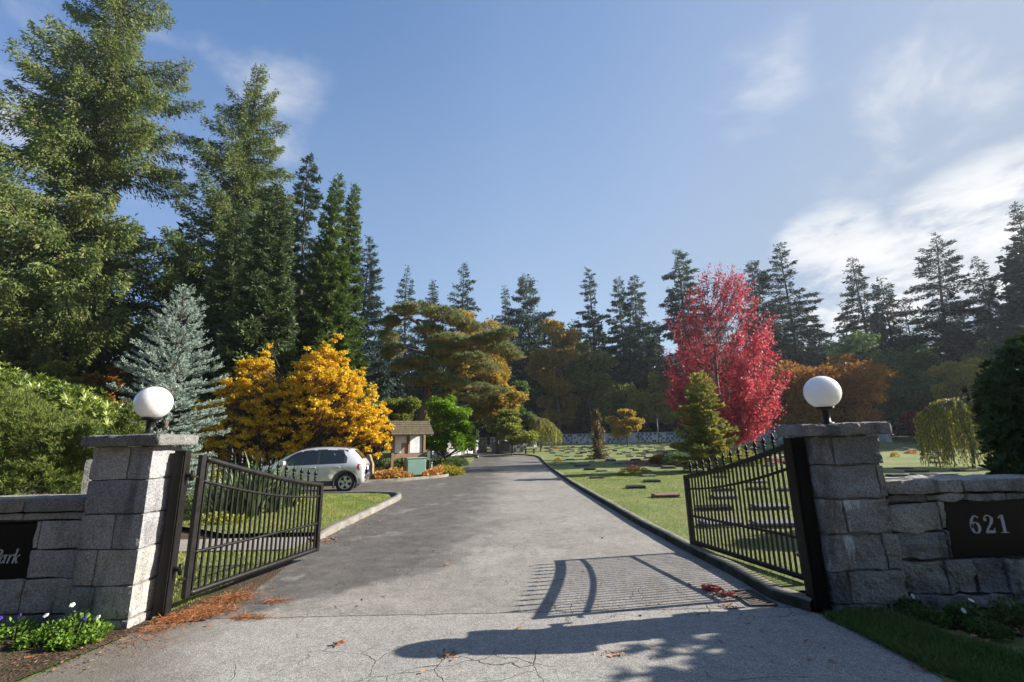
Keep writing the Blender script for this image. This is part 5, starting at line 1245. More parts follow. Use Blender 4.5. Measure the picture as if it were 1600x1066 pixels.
            m2 = MB(); m2.lathe([(.2, s_*.01), (.2, s_*.02)], 24, axis='y'); m2.build('brake_disc', M['cladding'], w)
        # mirror
        m2 = MB(); m2.box((.72, s_*.97, 1.04), (.13, .21, .17), bev=.04); m2.build('mirror', M['paint'], t)
        m2 = MB(); m2.tube([(.72, s_*.82, .99), (.72, s_*.92, 1.0)], .03, 8); m2.build('mirror_foot', M['cladding'], t)
        m2 = MB(); V = []
        for x, z in ((-1.88, .76), (-1.76, .74), (-1.66, .84), (-1.72, .955), (-1.82, .95), (-1.90, .88)): V.append(low(x, min(z, stx(x)[6]-.001), .012, s_) if z < stx(x)[6] else side(x, .1, .012, s_))
        V2 = [(p[0]+.0, p[1]-s_*.04, p[2]) for p in V]; m2.add(V+V2, [(0, 1, 2, 3, 4, 5)]+[(i, (i+1) % 6, 6+(i+1) % 6, 6+i) for i in range(6)]); m2.build('tail_lamp', M['tail'], t)
        m2 = MB(); V = [low(x, z, .008, s_) for x, z in ((1.55, .66), (1.88, .60), (1.95, .68), (1.80, .745), (1.55, .80), (1.42, .78))]
        V2 = [(p[0], p[1]-s_*.04, p[2]) for p in V]; m2.add(V+V2, [(0, 1, 2, 3, 4, 5)]+[(i, (i+1) % 6, 6+(i+1) % 6, 6+i) for i in range(6)]); hl = m2.build('headlight', M['clear'], t)
        m2 = MB(); m2.box(low(1.5, .72, .014, s_), (.10, .012, .05), bev=.004); m2.build('indicator', M['amber'], hl)
        m2 = MB(); m2.tube([(-1.38, s_*.56, 1.47), (-1.25, s_*.57, 1.53), (-.6, s_*.57, 1.575), (.05, s_*.57, 1.55), (.2, s_*.57, 1.49)], .014, 6); m2.build('roof_rail', M['cladding'], t)
    # windscreen and rear glass
    def cross(name, xs_, wf, off, ends=None):
        V = []; F_ = []; K = 8
        for x in xs_:
            s = stx(x)
            for k in range(K+1):
                u = (k/K*2-1)*wf; y = u*s[7]; z = np.interp(abs(u), [0, .42, .82, 1], [s[9], s[8]+(s[9]-s[8])*.9, s[8]+(s[9]-s[8])*.55, s[8]-.012])
                V.append((x+off[0], y, z+off[1]))
        for i in range(len(xs_)-1):
            for k in range(K): F_.append((i*(K+1)+k, i*(K+1)+k+1, (i+1)*(K+1)+k+1, (i+1)*(K+1)+k))
        m2 = MB(); m2.add(V, F_, 0, True); m2.build(name, M['carglass'], t)
    cross('windscreen', np.linspace(.33, 1.13, 7), .93, (.008, .010)); cross('rear_window', [-1.80, -1.72, -1.62, -1.52], .92, (-.012, .008))
    m2 = MB(); m2.box((-1.95, 0, .5), (.03, 1.1, .12), bev=.01); m2.build('bumper_trim', M['cladding'], t)
    m2 = MB(); m2.box((-1.935, 0, .78), (.02, .36, .12), bev=.004); m2.build('number_plate', M['white_petal'], t)
    m2 = MB(); m2.box((2.07, 0, .56), (.04, .8, .10), bev=.01); m2.build('grille', M['cladding'], t)
    m2 = MB(); m2.box((0, 0, .27), (3.2, 1.1, .12)); m2.build('underbody', M['cladding'], t)
car()
# ---------------------------------------------------------------- notice board
M['cedarwood'] = (lambda n: n.done(n.mix(.6, n.ramp(n.noise(3, 4), [(.3, (.20, .12, .075)), (.7, (.34, .22, .145))]), n.ramp(n.noise(30, 4, .6, n.mapv((1, 1, .08))), [(.3, .6), (.7, 1.2)]), 'MULTIPLY'), .8))(NT('weathered_timber'))
def m_shingle():
    n = NT('mossy_shingles'); a = n.noise(14, 4, .7, n.mapv((1, .25, .25))); b = n.noise(4, 4)
    col = n.mix(n.mr(b, .42, .6), n.ramp(a, [(.3, (.055, .042, .03)), (.7, (.16, .125, .09))]), n.ramp(a, [(.3, (.05, .045, .02)), (.7, (.14, .125, .06))]))
    n.bump(a, .8, .02); return n.done(col, .95)
M['shingle'] = m_shingle()
def m_paper(name, tint, sc):
    n = NT(name); xyz = n.sep()
    l = n.math('FRACT', n.math('MULTIPLY', xyz[2], 28.)); w = n.noise(60, 2, .7, n.mapv((1, 1, .5)))
    txt = n.math('MULTIPLY', n.mr(l, .55, .6), n.mr(w, .42, .5)); txt = n.math('MULTIPLY', txt, n.mr(n.noise(sc, 2), .44, .5))
    col = n.mix(n.math('MULTIPLY', txt, .45), (.74, .75, .77), tint); return n.done(col, .35, 0, .5)
def kiosk():
    bx, by = gp(640, 741); Y = 24.6; p = at(637, 741, Y); bx, by = p[0], Y; a = math.radians(32)
    t = thing('notice_board', 'roofed timber notice board holding two pale posters', 'notice board', (bx, by, 0.02), a)
    W = 1.72; hw = W/2; wd = M['cedarwood']
    for sx in (-1, 1):
        mb = MB(); mb.box((sx*hw, 0, 1.08), (.13, .13, 2.2), bev=.008); mb.build('post', wd, t)
    for z, h in ((1.02, .20), (2.14, .12)):
        mb = MB(); mb.box((0, 0, z), (W-.132, .10, h), bev=.006); mb.build('rail', wd, t)
    mb = MB(); mb.box((0, 0, 1.60), (.07, .09, .955), bev=.004); mb.build('mullion', wd, t)
    mb = MB(); mb.box((0, .035, 1.60), (W-.135, .02, .95)); mb.build('back_panel', plain('faded_board', (.30, .17, .15), .8, 0, .2, 6), t)
    m1 = m_paper('poster_paper', (.10, .22, .20), 3.); m2_ = m_paper('notice_paper', (.30, .22, .30), 5.)
    mb = MB(); mb.box((.41, .015, 1.60), (.66, .008, .88)); mb.build('poster', m1, t)
    mb = MB(); mb.box((-.56, .012, 1.44), (.34, .008, .52)); mb.build('notice_sheet', m2_, t)
    mb = MB(); mb.box((-.42, .018, 1.85), (.62, .006, .34)); mb.build('poster', m_paper('poster_paper_left', (.12, .12, .2), 3.), t)
    # gable roof with thick shingles
    rz, ez, run, L_ = 2.82, 2.12, .72, 1.14
    for s in (-1, 1):
        mb = MB(); V = []; K = 7
        for i in range(K+1):
            u = i/K; y = -s*run*u; z = rz+(ez-rz)*u
            for x in np.linspace(-L_, L_, 15):
                V.append((x, y, z+noise.noise((x*6, u*9, s))*.012))
        n = 15; F_ = []
        for i in range(K):
            for k in range(n-1):
                f = (i*n+k, i*n+k+1, (i+1)*n+k+1, (i+1)*n+k); F_.append(f)
        b = len(V); V += [(v[0], v[1]+s*.02, v[2]-.06) for v in V]; F_ += [tuple(b+i for i in f[::-1]) for f in F_]
        edge = [k for k in range(n)]+[(i+1)*n-1 for i in range(1, K+1)]+[K*n+k for k in range(n-2, -1, -1)]+[i*n for i in range(K-1, 0, -1)]
        F_ += [(edge[i], edge[(i+1) % len(edge)], b+edge[(i+1) % len(edge)], b+edge[i]) for i in range(len(edge))]
        for i in range(1, K):   # shingle butts
            y = -s*run*i/K; z = rz+(ez-rz)*i/K
            mb.box((0, y-s*.004, z+.012), (2*L_-.02, .02, .022))
        mb.add(V, F_); mb.build('roof_slope', M['shingle'], t)
    mb = MB()
    for sx in (-1, 1): mb.add([(sx*hw, -.5, 2.22), (sx*hw, .5, 2.22), (sx*hw, 0, 2.74), (sx*(hw-.03), -.5, 2.22), (sx*(hw-.03), .5, 2.22), (sx*(hw-.03), 0, 2.74)], [(0, 1, 2), (5, 4, 3), (0, 3, 4, 1), (1, 4, 5, 2), (2, 5, 3, 0)])
    mb.build('gable_board', wd, t); return t
kiosk()
# green cabinet in front of it
p = at(648, 744, 24.0); t = thing('utility_cabinet', 'pale green metal cabinet in front of the notice board', 'cabinet', (p[0], 24.0, 0.03), math.radians(27))
gm = plain('green_enamel', (.22, .36, .30), .45, 0, .06, 3)
mb = MB(); mb.box((0, 0, .46), (.98, .58, .82), bev=.02); mb.build('case', gm, t)
mb = MB(); mb.box((0, 0, .90), (1.03, .63, .06), bev=.015); mb.build('lid', gm, t)
mb = MB(); mb.box((0, -.295, .45), (.88, .012, .72), bev=.005); mb.build('door', gm, t)
mb = MB(); mb.box((0, 0, .02), (1.0, .5, .06)); mb.build('base', M['cladding'], t)
# carved stone slab behind the car
mb = MB(); x, y = at(577, 745, 21.4)[0], 21.4
rock_box(mb, -.17, .17, -.13, .13, -.05, 1.2, .02, .07, .02, 3)
for i, v in enumerate(mb.v):
    z = v[2]; k = 1 if z < .75 else 1-.55*((z-.75)/.45); mb.v[i] = (v[0]*k-.10*(1-k)*1.3, v[1], z)
o = mb.build('standing_stone', m_granite('brown_stone', (.20, .16, .11), (.34, .28, .20)), None, (x, y, 0)); tag(o, 'upright tapering brown stone slab right behind the silver car', 'stone')
# small bollards and tap beside the cabinet
p = at(669, 742, 25.); t = thing('sign_post', 'dark short post carrying a white strip right of the notice board', 'post', (p[0], 25., 0.02))
mb = MB(); mb.box((0, 0, .62), (.16, .14, 1.24), bev=.01); mb.build('post', M['cladding'], t)
mb = MB(); mb.box((0, -.075, 1.0), (.10, .01, .46)); mb.build('panel', M['white_petal'], t)
p = at(676, 742, 25.); mb = MB(); mb.tube([(0, 0, 0), (0, 0, .62)], .04, 10); mb.lathe([(.06, .6), (.06, .66), (.02, .68)], 10)
o = mb.build('bollard', plain('grey_pipe', (.22, .25, .27), .5, .3, .1, 9), None, (p[0], 24.6, 0.02)); tag(o, 'thin grey pipe bollard just right of the post with the white strip', 'bollard')
# lamp poles
def pole(label, px, ptop, Y, col, head=True):
    x, y, h = spot(px, ptop, Y); t = thing('lamp_pole', label, 'lamp pole', (x, y, float(zt(x, y))))
    m_ = plain('pole_paint_'+str(px), col, .5, .3, .1, 5); mb = MB(); mb.tube([(0, 0, -.1), (0, 0, h)], [.07, .045], 10); mb.build('pole', m_, t)
    mb = MB(); mb.box((.12, 0, h+.02), (.5, .18, .09), bev=.03); mb.build('lamp_head', m_, t)
pole('thin blue grey lamp pole left of the notice board roof', 597, 640, 27., (.20, .30, .38)); pole('thin green lamp post by the far wall left of the red maple', 1026, 652, 66., (.06, .10, .08))
# ---------------------------------------------------------------- columbarium walls
M['niche'] = m_granite('pale_niche_granite', (.36, .38, .42), (.50, .52, .56)); M['niche_dark'] = plain('dark_niche_door', (.085, .09, .11), .3, 0, .3, 6)
M['wallcap'] = m_concrete('wall_cap_concrete', (.30, .30, .30), (.45, .45, .44), .2)
def niche_wall(label, pts, z0, h, seed, th=.6, dark=.42):
    """wall of niches along a polyline; dark doors make lattice patterns"""
    t = thing('columbarium_wall', label, 'wall', (pts[0][0], pts[0][1], 0)); o = np.array(pts[0]); rg = random.Random(seed)
    mb = MB(); dk = MB(); cp = MB(); s0 = 0
    P = [np.array(q, float) for q in pts]
    for a, b in zip(P[:-1], P[1:]):
        L_ = np.linalg.norm(b-a); d = (b-a)/L_; an = math.atan2(d[1], d[0]); c = (a+b)/2-o; zb = float(zt(*((a+b)/2)))+z0
        mb.box((c[0], c[1], zb+h/2-.2), (L_+.02, th, h+.4), rz=an)
        cp.box((c[0], c[1], zb+h+.05), (L_+.08, th+.16, .1), rz=an, bev=.02)
        n = max(1, int(L_/.34)); m = max(2, int(h/.34)); nr = np.array([d[1], -d[0]])
        if nr[1] > 0: nr = -nr
        for i in range(n):
            for k in range(m):
                ii = i+s0; pat = ((ii+k) % 4 == 0 or (ii-k) % 4 == 0); blk = math.sin(ii*.45+seed)+.3*math.sin(ii*1.3) > -.35
                q = a+d*(L_*(i+.5)/n)-o+nr*(th/2+.012)
                if pat and blk and rg.random() < .93: dk.box((q[0], q[1], zb+h*(k+.5)/m), (L_/n-.05, .03, h/m-.05), rz=an)
                elif rg.random() < .10: dk.box((q[0], q[1], zb+h*(k+.5)/m), (L_/n-.05, .03, h/m-.05), rz=an)
        s0 += n
    mb.build('niche_blocks', M['niche'], t); dk.build('niche_doors', M['niche_dark'], t); cp.build('wall_cap', M['wallcap'], t); return t
def arcpts(px0, px1, Y0, Y1, bulge, n=9):
    out = []
    for i in range(n):
        u = i/(n-1); px = px0+(px1-px0)*u; Y = Y0+(Y1-Y0)*u+bulge*math.sin(pi*u); out.append((at(px, 690, Y)[0], Y))
    return out
niche_wall('long pale wall of niches with dark lattice doors across the far lawn', arcpts(838, 1245, 80, 72, 3.5, 15), LZ, 1.55, 3)
niche_wall('curved sunlit wall of niches behind the vivid green maple', arcpts(757, 672, 56, 44, -1.5, 9), .0, 1.6, 6)
niche_wall('pale niche wall end showing just right of the right pillar', arcpts(1340, 1390, 64, 57, 0, 4), LZ, 1.9, 9)
niche_wall('short niche wall left of the pale block at the drive end', arcpts(768, 790, 66, 64, 0, 3), .0, 1.5, 12)
niche_wall('short pale niche wall behind the golden weeping tree', arcpts(824, 836, 70, 69, 0, 3), .0, 1.6, 15)
p = at(810, 712, 50.); t = thing('columbarium_block', 'small square pale block with dark lattice doors at the drive end', 'wall', (p[0], 50., float(zt(0, 50))), .25)
mb = MB(); mb.box((0, 0, .78), (1.5, 1.5, 1.6)); mb.build('niche_blocks', M['niche'], t); mb = MB(); mb.box((0, 0, 1.63), (1.7, 1.7, .1), bev=.02); mb.build('wall_cap', M['wallcap'], t)
mb = MB()
for i in range(4):
    for k in range(4):
        if (i+k) % 2 == 0: mb.box((-.54+.36*i, -.765, .30+.36*k), (.27, .03, .27), rz=0)
mb.build('niche_doors', M['niche_dark'], t)
p = at(796, 706, 54.); t = thing('stone_vault', 'dark grey vault with a pale domed top at the drive end', 'vault', (p[0]-.9, 54., float(zt(0, 54))), .1)
mb = MB(); mb.box((0, 0, .6), (2.2, 1.6, 1.25), bev=.05); mb.build('body', m_granite('dark_vault_stone', (.10, .11, .13), (.18, .19, .21)), t)
mb = MB(); mb.lathe([(1.0, 1.22), (.95, 1.34), (.7, 1.46), (.3, 1.52), (.01, 1.53)], 20); mb.build('lid', M['niche'], t)
p = at(828, 709, 47.); t = thing('stone_bench', 'small stone bench on the verge beside the pale block', 'bench', (p[0], 47., float(zt(0, 47))+LZ), .1)
mb = MB(); mb.box((0, 0, .44), (1.4, .5, .1), bev=.02); mb.build('seat', M['kerb_dark'], t)
for s in (-1, 1): mb = MB(); mb.box((s*.42, 0, .19), (.14, .4, .40), bev=.01); mb.build('leg', M['kerb'], t)
# ---------------------------------------------------------------- graves
M['gr1'] = m_granite('grave_granite_grey', (.11, .115, .13), (.20, .205, .22)); M['gr2'] = m_granite('grave_granite_rose', (.17, .09, .085), (.26, .15, .14)); M['gr3'] = plain('grave_granite_pale', (.17, .175, .19), .5, 0, .15, 40); M['gr4'] = plain('grave_granite_black', (.03, .03, .034), .3, 0, .3, 40)
def gravemesh(name, w, d, h, mat, base):
    mb = MB(); mb.box((0, 0, .015), (w+.03, d+.03, .05), mi=0, bev=.01); mb.box((0, 0, .05+h/2), (w, d, h), mi=1, bev=.012)
    me_o = mb.build(name, [base, mat]); me = me_o.data; bpy.data.objects.remove(me_o); return me
near = [ # px, py, w, h, tilt, material, label
 (995, 764, .62, .085, 0, 'gr4', 'black slab marker nearest the kerb side, left of the rose slab'), (1020, 754, .62, .07, 0, 'gr4', 'dark flat marker with a slim pale rim behind the black slab'), (1042, 778, .72, .085, .05, 'gr2', 'rose brown slab marker nearest the kerb, left of the right gate'),
 (941, 737, .55, .06, 0, 'gr3', 'pale slab marker in the shade border beyond the dark ones'), (1014, 745, .6, .05, 0, 'gr1', 'blue grey flat marker with flowers behind it'), (933, 748, .6, .03, 0, 'gr4', 'thin dark marker lying in a shadow band near the kerb'),
 (916, 728, .5, .09, 0, 'gr1', 'thick grey marker left of the pale slab'), (1012, 737, .4, .05, 0, 'gr4', 'small dark marker right of the yellow flowers'), (1127, 747, .5, .05, 0, 'gr4', 'dark marker seen just under the low end of the right gate rail'),
 (1133, 768, .62, .05, 0, 'gr4', 'thin dark marker behind the gate, above the pale one'), (1134, 780, .62, .07, 0, 'gr1', 'pale topped marker behind the middle of the right gate'), (1120, 798, .75, .07, 0, 'gr4', 'long dark marker behind the right gate'),
 (1130, 824, .72, .08, .15, 'gr3', 'pale tilted slab behind the lower left of the right gate'), (1187, 755, .6, .05, 0, 'gr1', 'grey marker behind the hinge half of the right gate'), (1187, 766, .6, .05, 0, 'gr4', 'dark marker just below the grey one behind the gate'),
 (1208, 797, .75, .09, .05, 'gr3', 'pale thick slab behind the hinge half of the right gate'), (1216, 825, .78, .09, 0, 'gr3', 'pale slab nearest the hinge of the right gate'), (1232, 768, .4, .05, 0, 'gr4', 'short dark marker beside the right gate post'),
 (1405, 745, .7, .07, 0, 'gr4', 'dark marker above the wall just right of the right pillar'), (1444, 744, .7, .07, 0, 'gr4', 'dark marker above the wall, second from the right pillar'), (1436, 738, .8, .07, 0, 'gr4', 'dark pair of slabs seen over the wall right of the pillar'),
 (1415, 733, .7, .05, 0, 'gr1', 'grey marker in the shade band over the wall'), (1512, 737, .8, .06, 0, 'gr4', 'dark marker under the right side of the weeping willow'), (1480, 743, .8, .05, 0, 'gr1', 'thin grey marker over the wall below the willow')]
basem = m_concrete('grave_base', (.08, .08, .07), (.14, .135, .12), .4)
for i, (px, py, w, h, rz, mk, lb) in enumerate(near):
    x, y = gp(px, py, LZ); me = gravemesh('grave_marker', w*.92, .32, h*.62, M[mk], basem)
    o = link('grave_marker', me, None, None, (x, y+.1, float(zt(x, y))+LZ-.01)); o.rotation_euler = (.03, 0, rz); tag(o, lb, 'grave marker', 'grave markers in the right lawn')
gms = [gravemesh('grave_marker', .62, .36, .05, M[k], basem) for k in ('gr1', 'gr4', 'gr1', 'gr3', 'gr2')]
rg = random.Random(12); cnt = 0
for row in range(20):
    y = 25.+row*2.1 if row > 0 else 25.
    x = 3.6+rg.uniform(0, .8)
    while x < y*.92 and cnt < 272:
        px = 800+711*x/y
        if rg.random() < .72 and not (1040 < px < 1140 and y < 24) and not (1240 < px < 1388) and (px < 1250 or rg.random() < .6):
            yy_ = y+rg.uniform(-.25, .25); o = link('grave_marker', rg.choice(gms), None, None, (x, yy_, float(zt(x, yy_))+LZ-.01)); o.rotation_euler = (rg.uniform(-.03, .03), rg.uniform(-.02, .02), rg.uniform(-.08, .08))
            s = rg.uniform(.6, 1.15); o.scale = (s, s, rg.uniform(.7, 1.6)); tag(o, 'small flat grave marker in the far rows of the right lawn', 'grave marker', 'grave markers in the far rows'); cnt += 1
        x += rg.uniform(1.0, 2.3)
# flowers on graves
def bunch(label, px, py, r, cols, seed, h=.3):
    x, y = gp(px, py, LZ); g = np.random.default_rng(seed); n = 260; d = unit(g.normal(0, 1, (n, 3))); d[:, 2] = abs(d[:, 2])
    C = d*np.array([r, r*.7, h])*g.uniform(.6, 1, (n, 1)); o = kites('flower_bunch', C, d+g.normal(0, .5, (n, 3)), g.normal(0, 1, (n, 3)), .07, .06, g.uniform(0, 1, n), leafmat('flower_bunch_%d' % seed, cols, .3))
    o.location = (x, y, float(zt(x, y))+LZ); tag(o, label, 'flowers', 'flowers laid on the graves')
Yc = [(.10, .14, .02), (.6, .42, .02), (.7, .50, .03)]; Oc = [(.12, .14, .02), (.6, .2, .03), (.65, .3, .05)]; Rc = [(.10, .06, .03), (.22, .05, .06), (.3, .1, .1)]
for i, a in enumerate([('yellow flowers left of the dark wreath near the kerb', 981, 742, .45, Yc), ('yellow flowers right of the dark wreath near the kerb', 1000, 741, .42, Yc), ('dark red wreath between two yellow bunches', 990, 737, .3, Rc),
     ('yellow flowers by the thick grey marker', 872, 722, .3, Yc), ('orange flowers in the far rows left of the ivy snag', 869, 702, .35, Oc), ('small yellow flowers in the far rows beside the orange ones', 882, 701, .3, Yc),
     ('orange flowers on the lawn under the willow left side', 1424, 709, .35, Oc), ('yellow flowers on the lawn between pillar and willow', 1399, 714, .3, Yc), ('low pink shrub flowers right of the snag on the lawn', 1030, 716, .8, [(.1, .1, .06), (.3, .08, .12), (.4, .2, .2)])]): bunch(*a, seed=500+i)
# ---------------------------------------------------------------- autumn bed round the notice board
def bed_leaves():
    g = np.random.default_rng(71); n = 9000; ed = [gp(px, py) for px, py in ((500, 757), (545, 756), (580, 754), (620, 752), (655, 749), (688, 746), (706, 741), (712, 736))]
    ex = np.array([e[0] for e in ed]); ey = np.array([e[1] for e in ed]); X = g.uniform(ex[0], ex[-1]-.1, n); Y_ = np.interp(X, ex, ey)+.22+g.uniform(0, 1, n)**1.3*2.4
    ok = ~((X > at(643, 744, 24)[0]-.25) & (X < at(660, 744, 24)[0]+.25) & (Y_ > 22.3)); X, Y_ = X[ok], Y_[ok]; n = len(X)
    z = g.uniform(0, 1, n)*.30*(1+.4*np.sin(X*3)); C = np.stack([X, Y_, z+.02], -1); D = g.normal(0, .7, (n, 3)); D[:, 2] += .5
    o = kites('autumn_hostas', C, D, g.normal(0, .6, (n, 3))+np.array([0, 0, 1]), .17*g.uniform(.6, 1.3, n), .075, g.uniform(0, 1, n), leafmat('autumn_hosta_leaves', [(.16, .12, .03), (.50, .22, .05), (.68, .36, .09), (.50, .16, .08), (.7, .48, .16), (.3, .32, .06)], .25))
    tag(o, 'orange autumn ground cover at the foot of the notice board', 'ground cover', kind='stuff')
bed_leaves()
for i, (px, py, Y, r, h, lf, lb) in enumerate([(690, 735, 26.5, .9, .7, L_olive, 'green bush right of the bollard beside the notice board'), (702, 738, 25., .8, .45, L_yg, 'low yellowing bush at the rounded kerb corner'), (683, 728, 29., .9, .8, L_dgreen, 'dark bush under the vivid green maple'), (594, 735, 24.6, .8, 1.0, L_dgreen, 'dark green bush left of the notice board'), (622, 735, 26., .7, .8, L_olive, 'green bush seen under the notice board'), (712, 722, 33., .9, .7, L_dgreen, 'small dark bush beyond the rounded kerb corner'), (585, 740, 23.6, .5, .45, L_rust, 'low rusty plant between stone slab and notice board'), (1060, 730, 27., .9, .8, L_dgreen, 'dark bush left of the young yellowing fir'), (1035, 722, 30., .8, .6, L_rust, 'low rusty bush beside the dark one on the lawn'),(1165, 722, 26., 1.0, .9, L_yfir, 'small grey green bush under the crimson maple')]):
    p = at(px, py, Y); tuft_plant('bush', lb, 'bush', p[0], Y, r, h, 2600, lf, 520+i, .10, .6, zb=float(zt(0, Y))+(LZ if px > 900 else 0), updir=.5)
# ---------------------------------------------------------------- litter on the road
def litter(name, label, centers, mat, ln, wd, seed, cat='leaves'):
    g = np.random.default_rng(seed); Cs = []
    for (px, py, rx, ry, n, hgt) in centers:
        x, y = gp(px, py); x2, _ = gp(px+rx, py); _, y2 = gp(px, py-ry); a = g.normal(0, .5, n); b = g.normal(0, .5, n)
        q = np.exp(-(a*a+b*b)); Cs.append(np.stack([x+a*(x2-x), y+b*abs(y2-y), .012+q*hgt*g.uniform(0, 1, n)], -1))
    C = np.concatenate(Cs); n = len(C); D = g.normal(0, 1, (n, 3)); D[:, 2] *= .12
    o = kites(name, C, D, g.normal(0, .35, (n, 3))+np.array([0, 0, 1]), ln*g.uniform(.5, 1.4, n), ln*wd, g.uniform(0, 1, n), mat, None, .1, .5); tag(o, label, cat, kind='stuff')
sol = leafmat('dull_fallen_bits', [(.07, .045, .03), (.16, .09, .05), (.30, .13, .06), (.26, .21, .15)], .05); ndl = leafmat('fallen_needles', [(.10, .04, .02), (.30, .11, .04), (.48, .19, .07), (.36, .20, .10)], .05); rdl = leafmat('fallen_leaves_red', [(.14, .03, .02), (.34, .07, .05), (.45, .16, .10)], .1)
litter('fallen_needles', 'orange needles swept against the left gate and pillar', [(325, 957, 40, 9, 1300, .02), (280, 968, 36, 7, 900, .015), (368, 937, 26, 9, 800, .03), (430, 941, 22, 3, 260, .015), (245, 984, 28, 6, 350, .01), (388, 966, 30, 4, 350, .01), (350, 935, 60, 22, 260, .01), (345, 940, 24, 8, 300, .02), (215, 1005, 60, 14, 160, .006)], ndl, .075, .055, 81, 'needles')
litter('fallen_leaves', 'small heap of red leaves beside the drain grate', [(1112, 922, 11, 4, 150, .03), (1136, 931, 9, 3, 50, .02), (1120, 926, 22, 8, 24, 0)], rdl, .055, .6, 82)
litter('scattered_leaves', 'single leaves scattered over the asphalt', [(700, 900, 500, 120, 60, 0), (1100, 960, 200, 60, 26, 0), (527, 1007, 9, 2, 14, .005), (1140, 949, 9, 3, 14, .005), (697, 885, 8, 2, 8, .005), (960, 1020, 34, 8, 10, .002), (700, 1025, 14, 4, 16, .003), (560, 830, 60, 24, 30, 0), (640, 745, 90, 6, 90, .01), (1450, 1050, 30, 8, 10, .01), (900, 780, 300, 60, 40, 0)], ndl, .05, .5, 83)
litter('scattered_leaves', 'leaves and bits strewn over the soil of the left bed', [(90, 1025, 120, 14, 110, .008), (60, 1045, 100, 10, 60, .008), (190, 1000, 60, 12, 60, .008)], sol, .03, .4, 84)
litter('scattered_leaves', 'pale and brown leaves lying in the shaded right bed', [(1480, 1000, 90, 12, 120, .02), (1560, 985, 60, 10, 80, .02)], ndl, .05, .5, 85)
litter('scattered_leaves', 'leaves lying along the left lawn kerb', [(560, 818, 40, 14, 120, .01), (600, 795, 24, 10, 70, .01), (510, 846, 20, 6, 60, .01)], ndl, .05, .5, 86)
# ---------------------------------------------------------------- grass blades
def grass(name, label, poly, n, hgt, zb, seed, mat, dens=None, wd=.007):
    g = np.random.default_rng(seed); P = np.array(poly); lo, hi = P.min(0), P.max(0); X = g.uniform(lo[0], hi[0], n); Y_ = g.uniform(lo[1], hi[1], n); ins = np.zeros(n, bool)
    for i in range(len(P)):
        a, b = P[i], P[(i+1) % len(P)]; c = ((a[1] > Y_) != (b[1] > Y_)) & (X < (b[0]-a[0])*(Y_-a[1])/(b[1]-a[1]+1e-12)+a[0]); ins ^= c
    pt = np.sin(X*3.1+1)*np.cos(Y_*2.3)+np.sin(X*7.3+Y_*5.1)*.5+g.normal(0, .5, n); ins &= pt > (-.9 if 'verge' not in name else -.35)
    X, Y_, pt = X[ins], Y_[ins], pt[ins]; n = len(X); C = np.stack([X, Y_, zt(X, Y_)+zb], -1); D = g.normal(0, .45 if 'verge' not in name else .85, (n, 3)); D[:, 2] = 1.
    k = 1+np.clip(Y_-8, 0, 10)*.06
    o = kites(name, C, D, g.normal(0, 1, (n, 3))*np.array([1, 1, .1]), hgt*g.uniform(.5, 1.4, n)*(1+.25*pt.clip(-1, 1)), 1, np.clip(.35*g.uniform(0, 1, n)+.3+.22*pt, 0, 1), mat, None)
    # narrow blades
    me = o.data; co = np.empty(len(me.vertices)*3, np.float32); me.vertices.foreach_get('co', co); co = co.reshape(-1, 4, 3); mid = (co[:, 1]+co[:, 3])/2; s = (co[:, 1]-co[:, 3]); s = s/np.linalg.norm(s, axis=1, keepdims=True)*(wd/2*k)[:, None]
    co[:, 1] = mid+s; co[:, 3] = mid-s; me.vertices.foreach_set('co', co.ravel()); me.update(); tag(o, label, 'grass', kind='stuff'); return o
Lg = leafmat('grass_blades', [(.08, .14, .022), (.15, .22, .034), (.25, .31, .06), (.36, .36, .12), (.38, .31, .16)], .3)
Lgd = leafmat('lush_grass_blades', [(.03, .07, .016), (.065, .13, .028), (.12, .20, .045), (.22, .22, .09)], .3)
grass('lawn_grass', 'sunny short grass of the right lawn behind the gate', [(road_r(y)+.16, y) for y in np.arange(5.1, 24, .5)]+[(16, 24), (9, 12), (5.5, 5.1)], 150000, .035, LZ-.004, 91, Lg)
grass('lawn_grass', 'grass strip between the left gate and the path', [(-3.36, 5.1), (-3.36, 7.6), (-10, 7.6), (-6, 5.1)], 40000, .04, -.01, 92, Lg)
grass('lawn_grass', 'grass island between path and side drive', [(-3.6, 8.7), (-3.62, 13.8), (-4.2, 15.0), (-9, 15.6), (-9, 11), (-6, 9.3), (-5, 8.7)], 90000, .035, .082, 93, Lg)
gr = [gp(*p) for p in ((1288, 966), (1330, 985), (1400, 1020), (1460, 1052), (1500, 1066), (1560, 1110), (1720, 1100), (1640, 1040), (1560, 1020), (1480, 1000), (1420, 975), (1380, 958), (1340, 958))]
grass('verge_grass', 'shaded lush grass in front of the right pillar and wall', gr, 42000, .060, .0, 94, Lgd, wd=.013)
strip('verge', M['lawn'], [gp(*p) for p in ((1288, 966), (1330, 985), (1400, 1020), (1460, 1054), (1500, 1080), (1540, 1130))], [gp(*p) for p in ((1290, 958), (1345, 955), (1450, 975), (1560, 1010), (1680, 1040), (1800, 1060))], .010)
# ---------------------------------------------------------------- unseen tree belt added behind the camera to cut sky light
g = np.random.default_rng(15); n_ = 26000; X = g.uniform(-60, 60, n_); hh = 13+3*np.sin(X*.3)+2*np.sin(X*.9); C = np.stack([X, -15+g.normal(0, 1.6, n_), hh*g.uniform(0, 1, n_)**.9], -1)
o = kites('added_tree_belt', C, g.normal(0, 1, (n_, 3)), g.normal(0, 1, (n_, 3)), 1.3, 1., g.uniform(0, 1, n_), L_dark); tag(o, 'unseen dark tree belt added behind the camera to cut sky light', 'wood', kind='stuff')
